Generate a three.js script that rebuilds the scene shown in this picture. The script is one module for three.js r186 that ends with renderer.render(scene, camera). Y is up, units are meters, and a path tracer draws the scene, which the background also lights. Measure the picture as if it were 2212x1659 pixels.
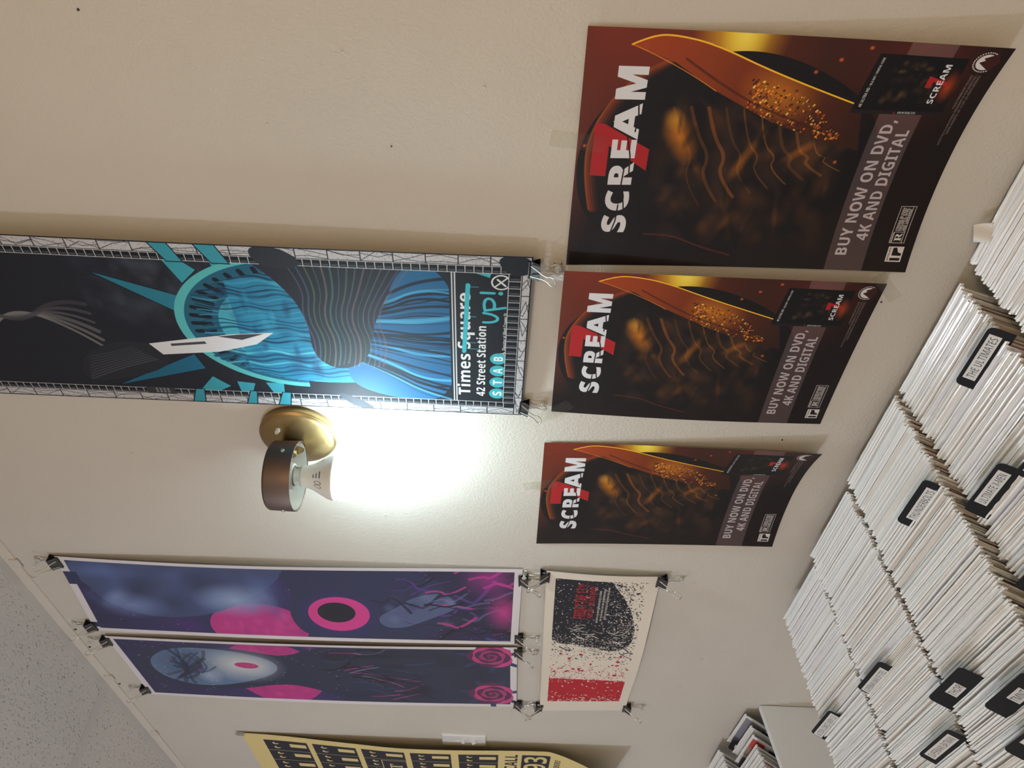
import * as THREE from 'three';
import { mergeGeometries } from 'three/addons/utils/BufferGeometryUtils.js';
import { RoundedBoxGeometry } from 'three/addons/geometries/RoundedBoxGeometry.js';
import { RectAreaLightUniformsLib } from 'three/addons/lights/RectAreaLightUniformsLib.js';

// ------------------------------------------------------------------ camera, light, exposure
const scene = new THREE.Scene();
const CAM_Y = 1.48, CAM_Z = 0.762;                       // metres from floor / from the poster wall
const camera = new THREE.PerspectiveCamera(2 * Math.atan(829.5 / 1680) * 180 / Math.PI, 2212 / 1659, 0.02, 30);
{
  const a = THREE.MathUtils.degToRad(46.1), r = THREE.MathUtils.degToRad(2.3);
  const F = new THREE.Vector3(-Math.sin(a), 0, -Math.cos(a));
  const R0 = new THREE.Vector3(Math.cos(a), 0, -Math.sin(a)), U0 = new THREE.Vector3(0, 1, 0);
  const R = R0.clone().multiplyScalar(Math.cos(r)).addScaledVector(U0, Math.sin(r));
  camera.position.set(0, CAM_Y, CAM_Z);
  camera.up.copy(R);                                     // the phone was held turned by 90 degrees
  camera.lookAt(camera.position.clone().add(F));
}
scene.background = new THREE.Color(0x000000);
const EXPOSURE = 1.0;
const BULB = { x: -0.918, y: 1.713, z: 0.08, colour: new THREE.Color().setRGB(0.70, 0.92, 1.0), cd: 0.5 };
const ROOM_LIGHT = new THREE.Color().setRGB(1.0, 0.97, 0.93), ROOM_NITS = 2.0;
const GLOBES = [{ p: [-2.3, 2.05, 2.2], c: [0.84, 0.93, 1.12], cd: 2.9 }, { p: [1.0, 2.05, 1.9], c: [1.0, 0.7, 0.38], cd: 2.7 }];   // opal globes over the aisle, out of the picture
const CEIL = 2.437;
RectAreaLightUniformsLib.init();

// ------------------------------------------------------------------ helpers
let seed = 20240;
const rnd = () => { seed = (seed * 1664525 + 1013904223) >>> 0; return seed / 4294967296; };
const rr = (a, b) => a + (b - a) * rnd();
const pick = (a) => a[Math.floor(rnd() * a.length)];
const clamp = (x, a = 0, b = 1) => Math.min(b, Math.max(a, x));
const sst = (a, b, x) => { const t = clamp((x - a) / (b - a)); return t * t * (3 - 2 * t); };
const used = new Map();
function numbered(n) { const k = used.get(n) ?? 0; used.set(n, k + 1); return k ? `${n}_${String(k).padStart(3, '0')}` : n; }
function shade(o) { o.traverse((m) => { if (m.isMesh) { m.castShadow = true; m.receiveShadow = true; } }); return o; }
function tag(o, label, category, group) { o.userData.label = label; o.userData.category = category; if (group) o.userData.group = group; return o; }
function thing(name, label, category, pos = [0, 0, 0], group) {
  const g = new THREE.Group(); g.name = numbered(name); g.position.set(...pos); scene.add(g); return tag(g, label, category, group);
}
function part(name, geo, mat, parent) { const m = new THREE.Mesh(geo, mat); m.name = name; m.castShadow = m.receiveShadow = true; parent.add(m); return m; }
function struct(name, geo, mat, pos = [0, 0, 0]) {
  const m = new THREE.Mesh(geo, mat); m.name = name; m.position.set(...pos); m.castShadow = m.receiveShadow = true; m.userData.kind = 'structure'; scene.add(m); return m;
}
const std = (rgb, rough = 0.6, extra = {}) => new THREE.MeshStandardMaterial({ color: new THREE.Color().setRGB(...rgb), roughness: rough, ...extra });
const phy = (rgb, rough = 0.6, extra = {}) => new THREE.MeshPhysicalMaterial({ color: new THREE.Color().setRGB(...rgb), roughness: rough, ...extra });
function box(w, h, d, x = 0, y = 0, z = 0) { const g = new THREE.BoxGeometry(w, h, d); g.translate(x, y, z); return g; }
function metreUV(g) {                                    // uv in metres, by the dominant face direction
  const p = g.attributes.position, n = g.attributes.normal, uv = g.attributes.uv;
  for (let i = 0; i < p.count; i++) {
    const ax = Math.abs(n.getX(i)), ay = Math.abs(n.getY(i)), az = Math.abs(n.getZ(i));
    if (az >= ax && az >= ay) uv.setXY(i, p.getX(i), p.getY(i)); else if (ay >= ax) uv.setXY(i, p.getX(i), p.getZ(i)); else uv.setXY(i, p.getZ(i), p.getY(i));
  }
  return g;
}
const TAU = Math.PI * 2;
function canvas(w, h) { const c = document.createElement('canvas'); c.width = w; c.height = h; return [c, c.getContext('2d')]; }
function canvasTex(c) { const t = new THREE.CanvasTexture(c); t.colorSpace = THREE.SRGBColorSpace; t.anisotropy = 8; return t; }
// periodic value noise, n cells per side, returns f(u, v) with u, v in 0..1
function noise(n) {
  const g = new Float32Array(n * n); for (let i = 0; i < g.length; i++) g[i] = rnd();
  return (u, v) => {
    const x = u * n, y = v * n, x0 = Math.floor(x), y0 = Math.floor(y), fx = x - x0, fy = y - y0, sx = fx * fx * (3 - 2 * fx), sy = fy * fy * (3 - 2 * fy);
    const a = ((x0 % n) + n) % n, b = (a + 1) % n, c = (((y0 % n) + n) % n) * n, d = ((((y0 + 1) % n) + n) % n) * n;
    return (g[c + a] * (1 - sx) + g[c + b] * sx) * (1 - sy) + (g[d + a] * (1 - sx) + g[d + b] * sx) * sy;
  };
}
function dataTex(n, f, repeat, srgb) {
  const d = new Uint8Array(n * n * 4);
  for (let y = 0; y < n; y++) for (let x = 0; x < n; x++) { const v = f((x + 0.5) / n, (y + 0.5) / n), i = (y * n + x) * 4; const a = Array.isArray(v) ? v : [v, v, v]; for (let k = 0; k < 3; k++) d[i + k] = clamp(a[k]) * 255; d[i + 3] = 255; }
  const t = new THREE.DataTexture(d, n, n); t.wrapS = t.wrapT = THREE.RepeatWrapping; t.magFilter = THREE.LinearFilter; t.minFilter = THREE.LinearMipmapLinearFilter; t.generateMipmaps = true;
  if (repeat) t.repeat.set(repeat, repeat); if (srgb) t.colorSpace = THREE.SRGBColorSpace; t.needsUpdate = true; return t;
}
// a sheet of paper: four corners [x, y] (top-left, top-right, bottom-right, bottom-left), a lift off the wall z(s, t), and a thickness. The lowest 2 % of its texture is the bare paper of the back.
const STRIP = 0.02;
function sheetGeo(tl, tr, br, bl, zf, nx = 36, ny = 48, th = 0.0003) {
  const pos = [], uv = [], idx = [], N = (nx + 1) * (ny + 1);
  for (const side of [0, 1]) for (let j = 0; j <= ny; j++) for (let i = 0; i <= nx; i++) {
    const s = i / nx, t = j / ny, q = (k) => (tl[k] * (1 - s) + tr[k] * s) * (1 - t) + (bl[k] * (1 - s) + br[k] * s) * t;
    pos.push(q(0), q(1), zf(s, t) - side * th);
    if (side) uv.push(s, STRIP * 0.5); else uv.push(s, 1 - t * (1 - STRIP));
  }
  const quad = (a, b, c, d) => idx.push(a, b, d, b, c, d);
  for (let j = 0; j < ny; j++) for (let i = 0; i < nx; i++) { const a = j * (nx + 1) + i, b = a + 1, c = b + nx + 1, d = a + nx + 1; quad(a, d, c, b); quad(a + N, b + N, c + N, d + N); }
  let g = new THREE.BufferGeometry(); g.setAttribute('position', new THREE.Float32BufferAttribute(pos, 3)); g.setAttribute('uv', new THREE.Float32BufferAttribute(uv, 2)); g.setIndex(idx); g.computeVertexNormals();
  return g;
}
function sheet(name, label, category, corners, zf, mat, group, nx, ny) {
  const [tl, tr, br, bl] = corners, cx = (tl[0] + tr[0]) / 2, by = Math.min(bl[1], br[1]);
  const g = sheetGeo(tl, tr, br, bl, zf, nx, ny); g.translate(-cx, -by, 0);
  const m = new THREE.Mesh(g, mat); m.name = numbered(name); m.position.set(cx, by, 0); m.castShadow = m.receiveShadow = true; scene.add(m); return tag(m, label, category, group);
}
function tube(pts, r, seg = 24, closed = false) { return new THREE.TubeGeometry(new THREE.CatmullRomCurve3(pts.map((p) => new THREE.Vector3(...p)), closed, 'centripetal'), seg, r, 6, closed); }
function lathe(pts, seg = 40) { return new THREE.LatheGeometry(pts.map((p) => new THREE.Vector2(...p)), seg); }

// ------------------------------------------------------------------ the room shell
const nA = noise(190), nB = noise(110), nC = noise(380), nD = noise(12);
const wallBump = dataTex(1024, (u, v) => 0.5 * nA(u, v) + 0.18 * nB(u, v) + 0.28 * nC(u, v) + 0.04 * nD(u, v), 1 / 0.42);
const pA = noise(9), pB = noise(40);
const wallTint = dataTex(256, (u, v) => { const k = 0.965 + 0.025 * pA(u, v) + 0.02 * pB(u, v); return [k, k * 0.997, k * 0.99]; }, 1 / 1.7);
const PAINT = [0.63, 0.585, 0.515];
const wallMat = std(PAINT, 0.62, { bumpMap: wallBump, bumpScale: 0.0004, map: wallTint });
const plainWall = std(PAINT, 0.7);
const X0 = -4.4, X1 = 2.6, Z1 = 4.4;
const wallBack = struct('wall_back', metreUV(box(X1 - X0 + 0.2, 2.7, 0.1, (X0 + X1) / 2, 1.35, -0.05)), wallMat);
struct('wall_left', box(0.1, 2.7, Z1, X0 - 0.05, 1.35, Z1 / 2), plainWall);
struct('wall_right', box(0.1, 2.7, Z1, X1 + 0.05, 1.35, Z1 / 2), plainWall);
struct('wall_front', box(X1 - X0 + 0.2, 2.7, 0.1, (X0 + X1) / 2, 1.35, Z1 + 0.05), plainWall);
struct('floor', box(X1 - X0 + 0.2, 0.1, Z1 + 0.2, (X0 + X1) / 2, -0.05, Z1 / 2), std([0.5, 0.48, 0.46], 0.55));
const ceiling = struct('ceiling', box(X1 - X0 + 0.2, 0.1, Z1 + 0.2, (X0 + X1) / 2, 2.65, Z1 / 2), std([0.6, 0.6, 0.58], 0.9));
// old nail holes and paint nubs in the poster wall
for (const [x, y, r] of [[-0.2995, 1.909, 0.0013], [-0.617, 1.0225, 0.0012], [-0.889, 1.071, 0.0014], [-0.43, 1.62, 0.0009]]) {
  const g = new THREE.CylinderGeometry(r, r, 0.0012, 10); g.rotateX(Math.PI / 2); g.translate(x, y, 0.0003); part('nail_hole', g, std([0.06, 0.05, 0.04], 0.9), wallBack);
}
for (const [x, y, r] of [[-0.985, 2.08, 0.0024], [-1.13, 1.69, 0.0022], [-1.64, 1.04, 0.003], [-1.79, 1.06, 0.003], [-0.6, 1.3, 0.0014], [-0.36, 1.52, 0.0018], [-0.33, 1.66, 0.0016], [-0.41, 1.75, 0.0015]]) {
  const g = new THREE.SphereGeometry(r, 10, 6); g.scale(1, 1.2, 0.35); g.translate(x, y, 0.0002); part('paint_nub', g, plainWall, wallBack);
}
// suspended ceiling: a tee grid with lay-in tiles, two troffers replacing tiles
const tN1 = noise(64), tN2 = noise(200);
const [tc, tx] = canvas(1024, 1024);
tx.fillStyle = 'rgb(226,222,215)'; tx.fillRect(0, 0, 1024, 1024);
for (let i = 0; i < 4600; i++) {
  const x = rnd() * 1024, y = rnd() * 1024, a = rr(-0.5, 0.9), l = Math.pow(rnd(), 2.6) * 13 + 1; const k = rr(60, 150);
  tx.strokeStyle = `rgba(${k},${k},${k * 0.97},0.9)`; tx.lineWidth = rr(0.7, 2.0); tx.lineCap = 'round'; tx.beginPath(); tx.moveTo(x, y); tx.lineTo(x + Math.cos(a) * l, y + Math.sin(a) * l * 0.8); tx.stroke();
}
const tileTex = canvasTex(tc); tileTex.wrapS = tileTex.wrapT = THREE.RepeatWrapping; tileTex.repeat.set(1 / 0.6, 1 / 0.6);
const tileBump = dataTex(512, (u, v) => 0.6 * tN1(u, v) + 0.4 * tN2(u, v), 1 / 0.3);
const tileMat = std([0.96, 0.96, 0.97], 0.95, { map: tileTex, bumpMap: tileBump, bumpScale: 0.0006 });
const barMat = std([0.66, 0.65, 0.63], 0.5);
const TW = 1.219, TD = 0.61, GX = -1.895, troffers = [];
const CUT = [[0, 4], [1, 6], [2, 4], [-1, 5], [3, 5]];    // [column, row] of the light fittings
for (let c = -3; c <= 4; c++) {
  const xa = Math.max(X0, GX + c * TW), xb = Math.min(X1, GX + (c + 1) * TW); if (xb - xa < 0.05) continue;
  for (let r = 0; r < 8; r++) {
    const za = r * TD, zb = Math.min(Z1, (r + 1) * TD); if (zb - za < 0.05) continue;
    if (CUT.some(([p, q]) => p === c && q === r)) { troffers.push([(xa + xb) / 2, (za + zb) / 2]); continue; }
    const g = metreUV(box(xb - xa - 0.006, 0.016, zb - za - 0.006)); g.translate((xa + xb) / 2, CEIL + 0.0085, (za + zb) / 2);
    part('ceiling_tile', g, tileMat, ceiling);
  }
  if (xa > X0 + 0.01) part('grid_bar', box(0.024, 0.006, Z1, xa, CEIL + 0.001, Z1 / 2), barMat, ceiling);
}
for (let r = 1; r < 8; r++) part('grid_bar', box(X1 - X0, 0.0055, 0.024, (X0 + X1) / 2, CEIL + 0.0008, r * TD), barMat, ceiling);
for (const [x, z] of troffers) {
  const t = thing('ceiling_light', 'flat white ceiling light panel set in the tile grid above the aisle', 'ceiling light', [x, CEIL, z], 'ceiling light panels');
  part('frame', mergeGeometries([box(1.2, 0.03, 0.03, 0, 0.014, 0.285), box(1.2, 0.03, 0.03, 0, 0.014, -0.285), box(0.03, 0.03, 0.54, 0.585, 0.014, 0), box(0.03, 0.03, 0.54, -0.585, 0.014, 0), box(1.2, 0.01, 0.6, 0, 0.04, 0)]), std([0.8, 0.8, 0.8], 0.4), t);
  part('diffuser', box(1.14, 0.008, 0.54, 0, 0.012, 0), std([0.85, 0.85, 0.82], 0.5, { emissive: ROOM_LIGHT, emissiveIntensity: 1.4 }), t);
  const l = new THREE.RectAreaLight(ROOM_LIGHT, ROOM_NITS, 1.14, 0.54); l.position.set(x, CEIL - 0.006, z); l.lookAt(x, 0, z); scene.add(l);
}
GLOBES.forEach(({ p, c, cd }, i) => {
  const t = thing('pendant_lamp', i ? 'warm opal globe lamp hanging over the aisle, behind the viewer to the right' : 'white opal globe lamp hanging over the aisle, behind the viewer to the left', 'pendant lamp', p), col = new THREE.Color().setRGB(...c);
  part('globe', new THREE.SphereGeometry(0.11, 32, 20), std([0.9, 0.9, 0.9], 0.4, { emissive: col, emissiveIntensity: 1.5 }), t); part('cap', lathe([[0, 0.14], [0.02, 0.135], [0.045, 0.105], [0.05, 0.098]], 24), std([0.3, 0.22, 0.14], 0.4, { metalness: 1 }), t); part('cord', new THREE.CylinderGeometry(0.003, 0.003, CEIL - p[1] - 0.13, 8).translate(0, (CEIL - p[1] + 0.13) / 2, 0), std([0.05, 0.05, 0.05], 0.6), t);
  const l = new THREE.PointLight(col, cd, 0, 2); l.position.set(...p); l.castShadow = true; l.shadow.radius = 5; scene.add(l);
});
// painted metal angle where tiles meet the poster wall, with dabs of old filler on it
const trim = struct('trim_1', box(X1 - X0, 0.024, 0.0025, (X0 + X1) / 2, CEIL - 0.0125, 0.00125), std([0.68, 0.62, 0.54], 0.5));
part('flange', box(X1 - X0, 0.0016, 0.02, 0, 0, 0).translate((X0 + X1) / 2, CEIL - 0.001, 0.01), barMat, trim);
for (const [x, w, h] of [[-1.34, 0.03, 0.018], [-1.86, 0.025, 0.02], [-2.22, 0.03, 0.016]]) { const g = new RoundedBoxGeometry(w, h, 0.006, 2, 0.003); g.translate(x, CEIL - 0.02, 0.003); part('filler_dab', g, plainWall, trim); }
for (const x of [-1.615, -1.70, -1.90]) { const g = new THREE.SphereGeometry(0.0022, 8, 6); g.scale(1, 1.3, 0.8); g.translate(x, CEIL - 0.03, 0.001); part('nail_hole', g, std([0.05, 0.045, 0.04], 0.7), trim); }

// ------------------------------------------------------------------ poster artwork (flat print)
const SANS = 'sans-serif', SERIF = 'serif';
function fitText(c, str, x0, x1, yBase, capH, font, weight = 'bold') {   // text stretched to run from x0 to x1 with the given capital height
  c.save(); c.font = `${weight} 100px ${font}`; const w = c.measureText(str).width || 1; c.translate(x0, yBase); c.scale((x1 - x0) / w, capH / 72); c.textBaseline = 'alphabetic'; c.fillText(str, 0, 0); c.restore();
}
function poly(c, pts, W, H) { c.beginPath(); pts.forEach(([x, y], i) => (i ? c.lineTo(x * W, y * H) : c.moveTo(x * W, y * H))); c.closePath(); }
function smooth(c, pts, W, H, close = true) {
  const p = pts.map(([x, y]) => [x * W, y * H]); c.beginPath();
  const n = p.length, m = (a, b) => [(a[0] + b[0]) / 2, (a[1] + b[1]) / 2];
  if (close) { const s = m(p[n - 1], p[0]); c.moveTo(...s); for (let i = 0; i < n; i++) c.quadraticCurveTo(...p[i], ...m(p[i], p[(i + 1) % n])); c.closePath(); }
  else { c.moveTo(...p[0]); for (let i = 1; i < n - 1; i++) c.quadraticCurveTo(...p[i], ...(i === n - 2 ? p[n - 1] : m(p[i], p[i + 1]))); }
}
function blob(c, x, y, rx, ry, col, a = 1, rot = 0) {
  c.save(); c.translate(x, y); c.rotate(rot); c.scale(rx, ry); const g = c.createRadialGradient(0, 0, 0, 0, 0, 1);
  g.addColorStop(0, `rgba(${col},${a})`); g.addColorStop(0.5, `rgba(${col},${a * 0.55})`); g.addColorStop(1, `rgba(${col},0)`); c.fillStyle = g; c.beginPath(); c.arc(0, 0, 1, 0, TAU); c.fill(); c.restore();
}
function grain(c, W, H, n, f) { for (let i = 0; i < n; i++) { const [col, s] = f(); c.fillStyle = col; c.fillRect(rnd() * W, rnd() * H, s, s); } }
function posterCanvas(W, H, paper) { const [k, c] = canvas(W, Math.round(H / (1 - STRIP))); c.fillStyle = paper; c.fillRect(0, 0, W, k.height); c.save(); c.beginPath(); c.rect(0, 0, W, H); c.clip(); return [k, c]; }

function filmPosterArt() {
  const W = 1120, H = 1612, [k, c] = posterCanvas(W, H, 'rgb(222,216,204)');
  c.fillStyle = 'rgb(24,13,12)'; c.fillRect(0, 0, W, H);
  blob(c, W * 1.0, H * 0.3, W * 0.75, H * 0.5, '112,42,16', 0.95); blob(c, W * 1.02, H * 0.06, W * 0.55, H * 0.3, '140,48,24', 0.8);
  blob(c, W * 0.55, 0, W * 0.5, H * 0.08, '120,48,24', 0.8);
  blob(c, W * 1.0, H * 0.8, W * 0.5, H * 0.22, '96,32,20', 0.85);
  blob(c, W * 1.03, H * 0.37, W * 0.3, H * 0.12, '255,205,40', 1); blob(c, W * 1.0, H * 0.38, W * 0.16, H * 0.06, '255,230,90', 1);
  // a dark rounded mass with a thin lit rim, warm smoke curling inside it
  c.fillStyle = 'rgb(16,10,12)'; smooth(c, [[0.1, 0.2], [0.22, 0.03], [0.55, -0.01], [0.8, 0.1], [0.92, 0.25], [0.95, 0.5], [0.7, 0.8], [0.3, 0.8], [0.05, 0.5]], W, H); c.fill();
  c.lineWidth = 16; c.lineCap = 'round';
  for (let i = 0; i < 5; i++) { c.strokeStyle = `rgba(${[205, 190, 160, 130, 90][i]},${[100, 88, 70, 52, 36][i]},22,${0.5 - i * 0.06})`; c.lineWidth = 10 + i * 9; smooth(c, [[0.28, 0.05 + i * 0.004], [0.5, 0.012 + i * 0.005], [0.72, 0.06 + i * 0.005], [0.88, 0.17 + i * 0.004], [0.93, 0.27]], W, H, false); c.stroke(); }
  for (let i = 0; i < 150; i++) { const t = rr(0.22, 0.72), s = rr(0.14, 0.72) - Math.max(0, t - 0.5) * 0.2; blob(c, s * W, t * H, rr(30, 130), rr(16, 70), pick(['104,66,36', '84,54,34', '124,74,32', '62,42,32', '140,80,28']), rr(0.16, 0.36), rr(-0.9, 0.5)); }
  for (let i = 0; i < 9; i++) { const y = 0.24 + i * 0.045; c.strokeStyle = `rgba(205,${110 + i * 3},30,${0.20 + 0.1 * (i % 3)})`; c.lineWidth = rr(5, 16); smooth(c, [[0.3 + i * 0.02, y + 0.12], [0.42 + i * 0.01, y + 0.06], [0.52, y + 0.075], [0.62 - i * 0.01, y + 0.03], [0.72, y]], W, H, false); c.stroke(); }
  blob(c, W * 0.6, H * 0.27, W * 0.14, H * 0.045, '255,150,20', 0.75, -0.5); blob(c, W * 0.67, H * 0.25, W * 0.06, H * 0.03, '255,190,60', 0.5, -0.5); blob(c, W * 0.5, H * 0.45, W * 0.12, H * 0.02, '220,130,30', 0.5, 0.4); blob(c, W * 0.55, H * 0.6, W * 0.1, H * 0.018, '200,112,30', 0.55, 0.9);
  for (let i = 0; i < 12; i++) blob(c, rr(0.2, 0.7) * W, rr(0.25, 0.7) * H, rr(22, 90), rr(10, 26), '10,7,8', rr(0.4, 0.8), rr(-0.7, 0.7));
  c.strokeStyle = 'rgba(120,52,30,0.5)'; c.lineWidth = 10; smooth(c, [[0.16, 0.22], [0.16, 0.3], [0.1, 0.38], [0.06, 0.48]], W, H, false); c.stroke();
  // knife
  const blade = [[0.944, 0.112], [0.978, 0.16], [0.982, 0.215], [0.955, 0.314], [0.854, 0.485], [0.74, 0.715], [0.55, 0.75], [0.6, 0.63], [0.668, 0.497], [0.785, 0.338], [0.887, 0.224]];
  const lg = c.createLinearGradient(0.95 * W, 0.12 * H, 0.62 * W, 0.72 * H); lg.addColorStop(0, 'rgb(168,64,20)'); lg.addColorStop(0.3, 'rgb(142,58,18)'); lg.addColorStop(0.55, 'rgb(112,44,14)'); lg.addColorStop(1, 'rgb(52,24,14)');
  poly(c, blade, W, H); c.save(); c.fillStyle = lg; c.fill(); c.clip();
  blob(c, W * 0.78, H * 0.5, W * 0.12, H * 0.12, '255,170,30', 0.55, 0.4);
  for (let i = 0; i < 420; i++) { const t = rr(0.42, 0.68), s = 1.13 - t * 0.82 + rr(-0.12, 0.11) * (1 - Math.abs(t - 0.55) * 4); c.fillStyle = pick(['rgba(255,220,110,.85)', 'rgba(255,160,30,.8)', 'rgba(60,20,8,.75)', 'rgba(40,14,8,.8)', 'rgba(220,90,20,.7)']); c.save(); c.translate(s * W, t * H); c.rotate(0.5); c.fillRect(0, 0, rr(3, 14), rr(3, 11)); c.restore(); }
  c.strokeStyle = 'rgba(60,24,10,.6)'; c.lineWidth = 10; smooth(c, [[0.9, 0.25], [0.79, 0.37], [0.7, 0.5], [0.6, 0.7]], W, H, false); c.stroke(); c.restore();
  c.strokeStyle = 'rgb(255,196,44)'; c.lineWidth = 7; smooth(c, [[0.944, 0.112], [0.978, 0.16], [0.982, 0.215], [0.955, 0.314], [0.854, 0.485], [0.74, 0.715]], W, H, false); c.stroke();
  c.strokeStyle = 'rgba(240,150,40,.8)'; c.lineWidth = 4; smooth(c, [[0.944, 0.112], [0.887, 0.224], [0.785, 0.338]], W, H, false); c.stroke();
  for (const [s, t] of [[0.92, 0.62], [0.87, 0.57], [0.97, 0.68], [0.5, 0.7], [0.62, 0.66], [0.56, 0.02], [0.3, 0.79], [0.4, 0.86]]) blob(c, s * W, t * H, 12, 12, '255,120,50', 0.9);
  // title
  c.fillStyle = 'rgb(176,30,34)'; poly(c, [[0.434, 0.042], [0.653, 0.043], [0.648, 0.07], [0.547, 0.195], [0.455, 0.195], [0.56, 0.086], [0.43, 0.086]], W, H); c.fill();
  c.fillStyle = 'rgb(222,222,226)'; const L = [['S', 0.165, 0.255, 0.160, 0.066], ['C', 0.268, 0.368, 0.158, 0.062], ['R', 0.382, 0.485, 0.158, 0.062], ['E', 0.498, 0.592, 0.157, 0.062], ['A', 0.594, 0.725, 0.157, 0.063], ['M', 0.735, 0.878, 0.160, 0.072]];
  for (const [ch, a, b, y, h] of L) { c.save(); fitText(c, ch, a * W, b * W, y * H, h * H, SANS); c.strokeStyle = 'rgb(222,222,226)'; c.restore(); }
  c.save(); c.lineWidth = 7; c.strokeStyle = 'rgb(222,222,226)'; for (const [ch, a, b, y, h] of L) { c.save(); c.font = `bold 100px ${SANS}`; const w = c.measureText(ch).width; c.translate(a * W, y * H); c.scale((b - a) * W / w, h * H / 72); c.lineWidth = 5; c.strokeText(ch, 0, 0); c.restore(); } c.restore();
  c.strokeStyle = 'rgb(26,14,14)'; c.lineWidth = 6; for (const [a, b, d, e] of [[0.15, 0.118, 0.30, 0.132], [0.31, 0.12, 0.47, 0.135], [0.44, 0.15, 0.6, 0.132], [0.62, 0.15, 0.74, 0.148], [0.27, 0.15, 0.38, 0.128]]) { c.beginPath(); c.moveTo(a * W, b * H); c.lineTo((a + d) / 2 * W, (b + e) / 2 * H + 8); c.lineTo(d * W, e * H); c.stroke(); }
  // release band
  c.fillStyle = 'rgba(150,128,130,0.42)'; c.fillRect(0, 0.766 * H, W, 0.108 * H);
  c.fillStyle = 'rgb(188,178,182)'; fitText(c, 'BUY NOW ON DVD,', 0.066 * W, 0.69 * W, 0.817 * H, 0.032 * H, SANS); fitText(c, '4K AND DIGITAL', 0.142 * W, 0.645 * W, 0.862 * H, 0.032 * H, SANS);
  // boxed disc set
  c.fillStyle = 'rgb(12,9,11)'; poly(c, [[0.725, 0.69], [0.952, 0.706], [0.948, 0.914], [0.722, 0.922]], W, H); c.fill(); c.fillStyle = 'rgb(30,24,26)'; poly(c, [[0.712, 0.692], [0.727, 0.69], [0.724, 0.922], [0.71, 0.917]], W, H); c.fill();
  for (let i = 0; i < 46; i++) blob(c, rr(0.76, 0.92) * W, rr(0.755, 0.87) * H, rr(10, 26), rr(10, 22), pick(['120,80,50', '150,110,62', '82,54,38', '58,38,30']), rr(0.25, 0.6));
  blob(c, 0.83 * W, 0.9 * H, 90, 40, '190,70,24', 0.9);
  c.fillStyle = 'rgb(214,208,206)'; c.save(); c.translate(0.737 * W, 0.712 * H); c.rotate(0.07); fitText(c, '4K ULTRA HD', 0, 0.08 * W, 0, 12, SANS); fitText(c, '• BLU-RAY • DIGITAL CODE', 0.084 * W, 0.2 * W, 0, 9, SANS); c.restore();
  c.fillStyle = 'rgb(176,30,34)'; poly(c, [[0.825, 0.845], [0.872, 0.846], [0.85, 0.895], [0.832, 0.895], [0.85, 0.86], [0.825, 0.86]], W, H); c.fill();
  c.fillStyle = 'rgb(224,224,228)'; fitText(c, 'SCREAM', 0.757 * W, 0.925 * W, 0.884 * H, 24, SANS);
  c.save(); c.translate(0.722 * W, 0.855 * H); c.rotate(-Math.PI / 2); c.fillStyle = 'rgb(190,190,190)'; fitText(c, 'SCREAM', 0, 74, 0, 10, SANS); c.fillStyle = 'rgb(176,30,34)'; fitText(c, '7', 80, 92, 0, 10, SANS); c.restore();
  // small marks along the foot
  const wht = 'rgb(216,210,206)'; c.strokeStyle = wht; c.fillStyle = wht; c.lineWidth = 2.5;
  c.beginPath(); c.arc(0.938 * W, 0.955 * H, 36, 0, TAU); c.fill(); c.fillStyle = 'rgb(60,24,20)'; c.beginPath(); c.moveTo(0.902 * W, 0.972 * H); c.lineTo(0.935 * W, 0.94 * H); c.lineTo(0.945 * W, 0.952 * H); c.lineTo(0.953 * W, 0.946 * H); c.lineTo(0.975 * W, 0.974 * H); c.lineTo(0.94 * W, 0.986 * H); c.closePath(); c.fill(); c.fillStyle = wht;
  for (let i = 0; i < 22; i++) { const a = Math.PI * (0.85 + 1.3 * i / 21); c.beginPath(); c.arc(0.938 * W + Math.cos(a) * 44, 0.955 * H + Math.sin(a) * 44, 3, 0, TAU); c.fill(); }
  c.save(); c.fillStyle = 'rgba(200,185,180,.75)'; fitText(c, '©2026 PARAMOUNT PICTURES', 0.74 * W, 0.885 * W, 0.945 * H, 8, SANS, ''); fitText(c, 'GHOST FACE IS A REGISTERED TRADEMARK OF FUN WORLD DIV.,', 0.58 * W, 0.885 * W, 0.954 * H, 8, SANS, ''); fitText(c, 'EASTER UNLIMITED, INC. ©1999. ALL RIGHTS RESERVED.', 0.63 * W, 0.885 * W, 0.963 * H, 8, SANS, ''); c.restore();
  c.strokeRect(0.133 * W, 0.928 * H, 0.168 * W, 0.042 * H); c.strokeRect(0.133 * W, 0.934 * H, 0.05 * W, 0.028 * H); c.beginPath(); c.moveTo(0.133 * W, 0.962 * H); c.lineTo(0.301 * W, 0.962 * H); c.stroke(); fitText(c, 'R', 0.139 * W, 0.178 * W, 0.958 * H, 30, SERIF); fitText(c, 'RESTRICTED', 0.136 * W, 0.181 * W, 0.9335 * H, 6, SANS);
  fitText(c, 'STRONG BLOODY', 0.188 * W, 0.296 * W, 0.942 * H, 13, SANS); fitText(c, 'VIOLENCE, GORE,', 0.188 * W, 0.296 * W, 0.951 * H, 13, SANS); fitText(c, 'AND LANGUAGE', 0.188 * W, 0.29 * W, 0.960 * H, 13, SANS);
  c.fillRect(0.046 * W, 0.932 * H, 0.07 * W, 0.044 * H); c.fillStyle = 'rgb(20,14,14)'; fitText(c, 'SPYGLASS', 0.05 * W, 0.112 * W, 0.9405 * H, 8, SANS); c.fillRect(0.052 * W, 0.944 * H, 0.012 * W, 0.028 * H); poly(c, [[0.075, 0.946], [0.11, 0.946], [0.112, 0.956], [0.09, 0.962], [0.085, 0.972], [0.074, 0.972]], W, H); c.fill();
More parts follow.
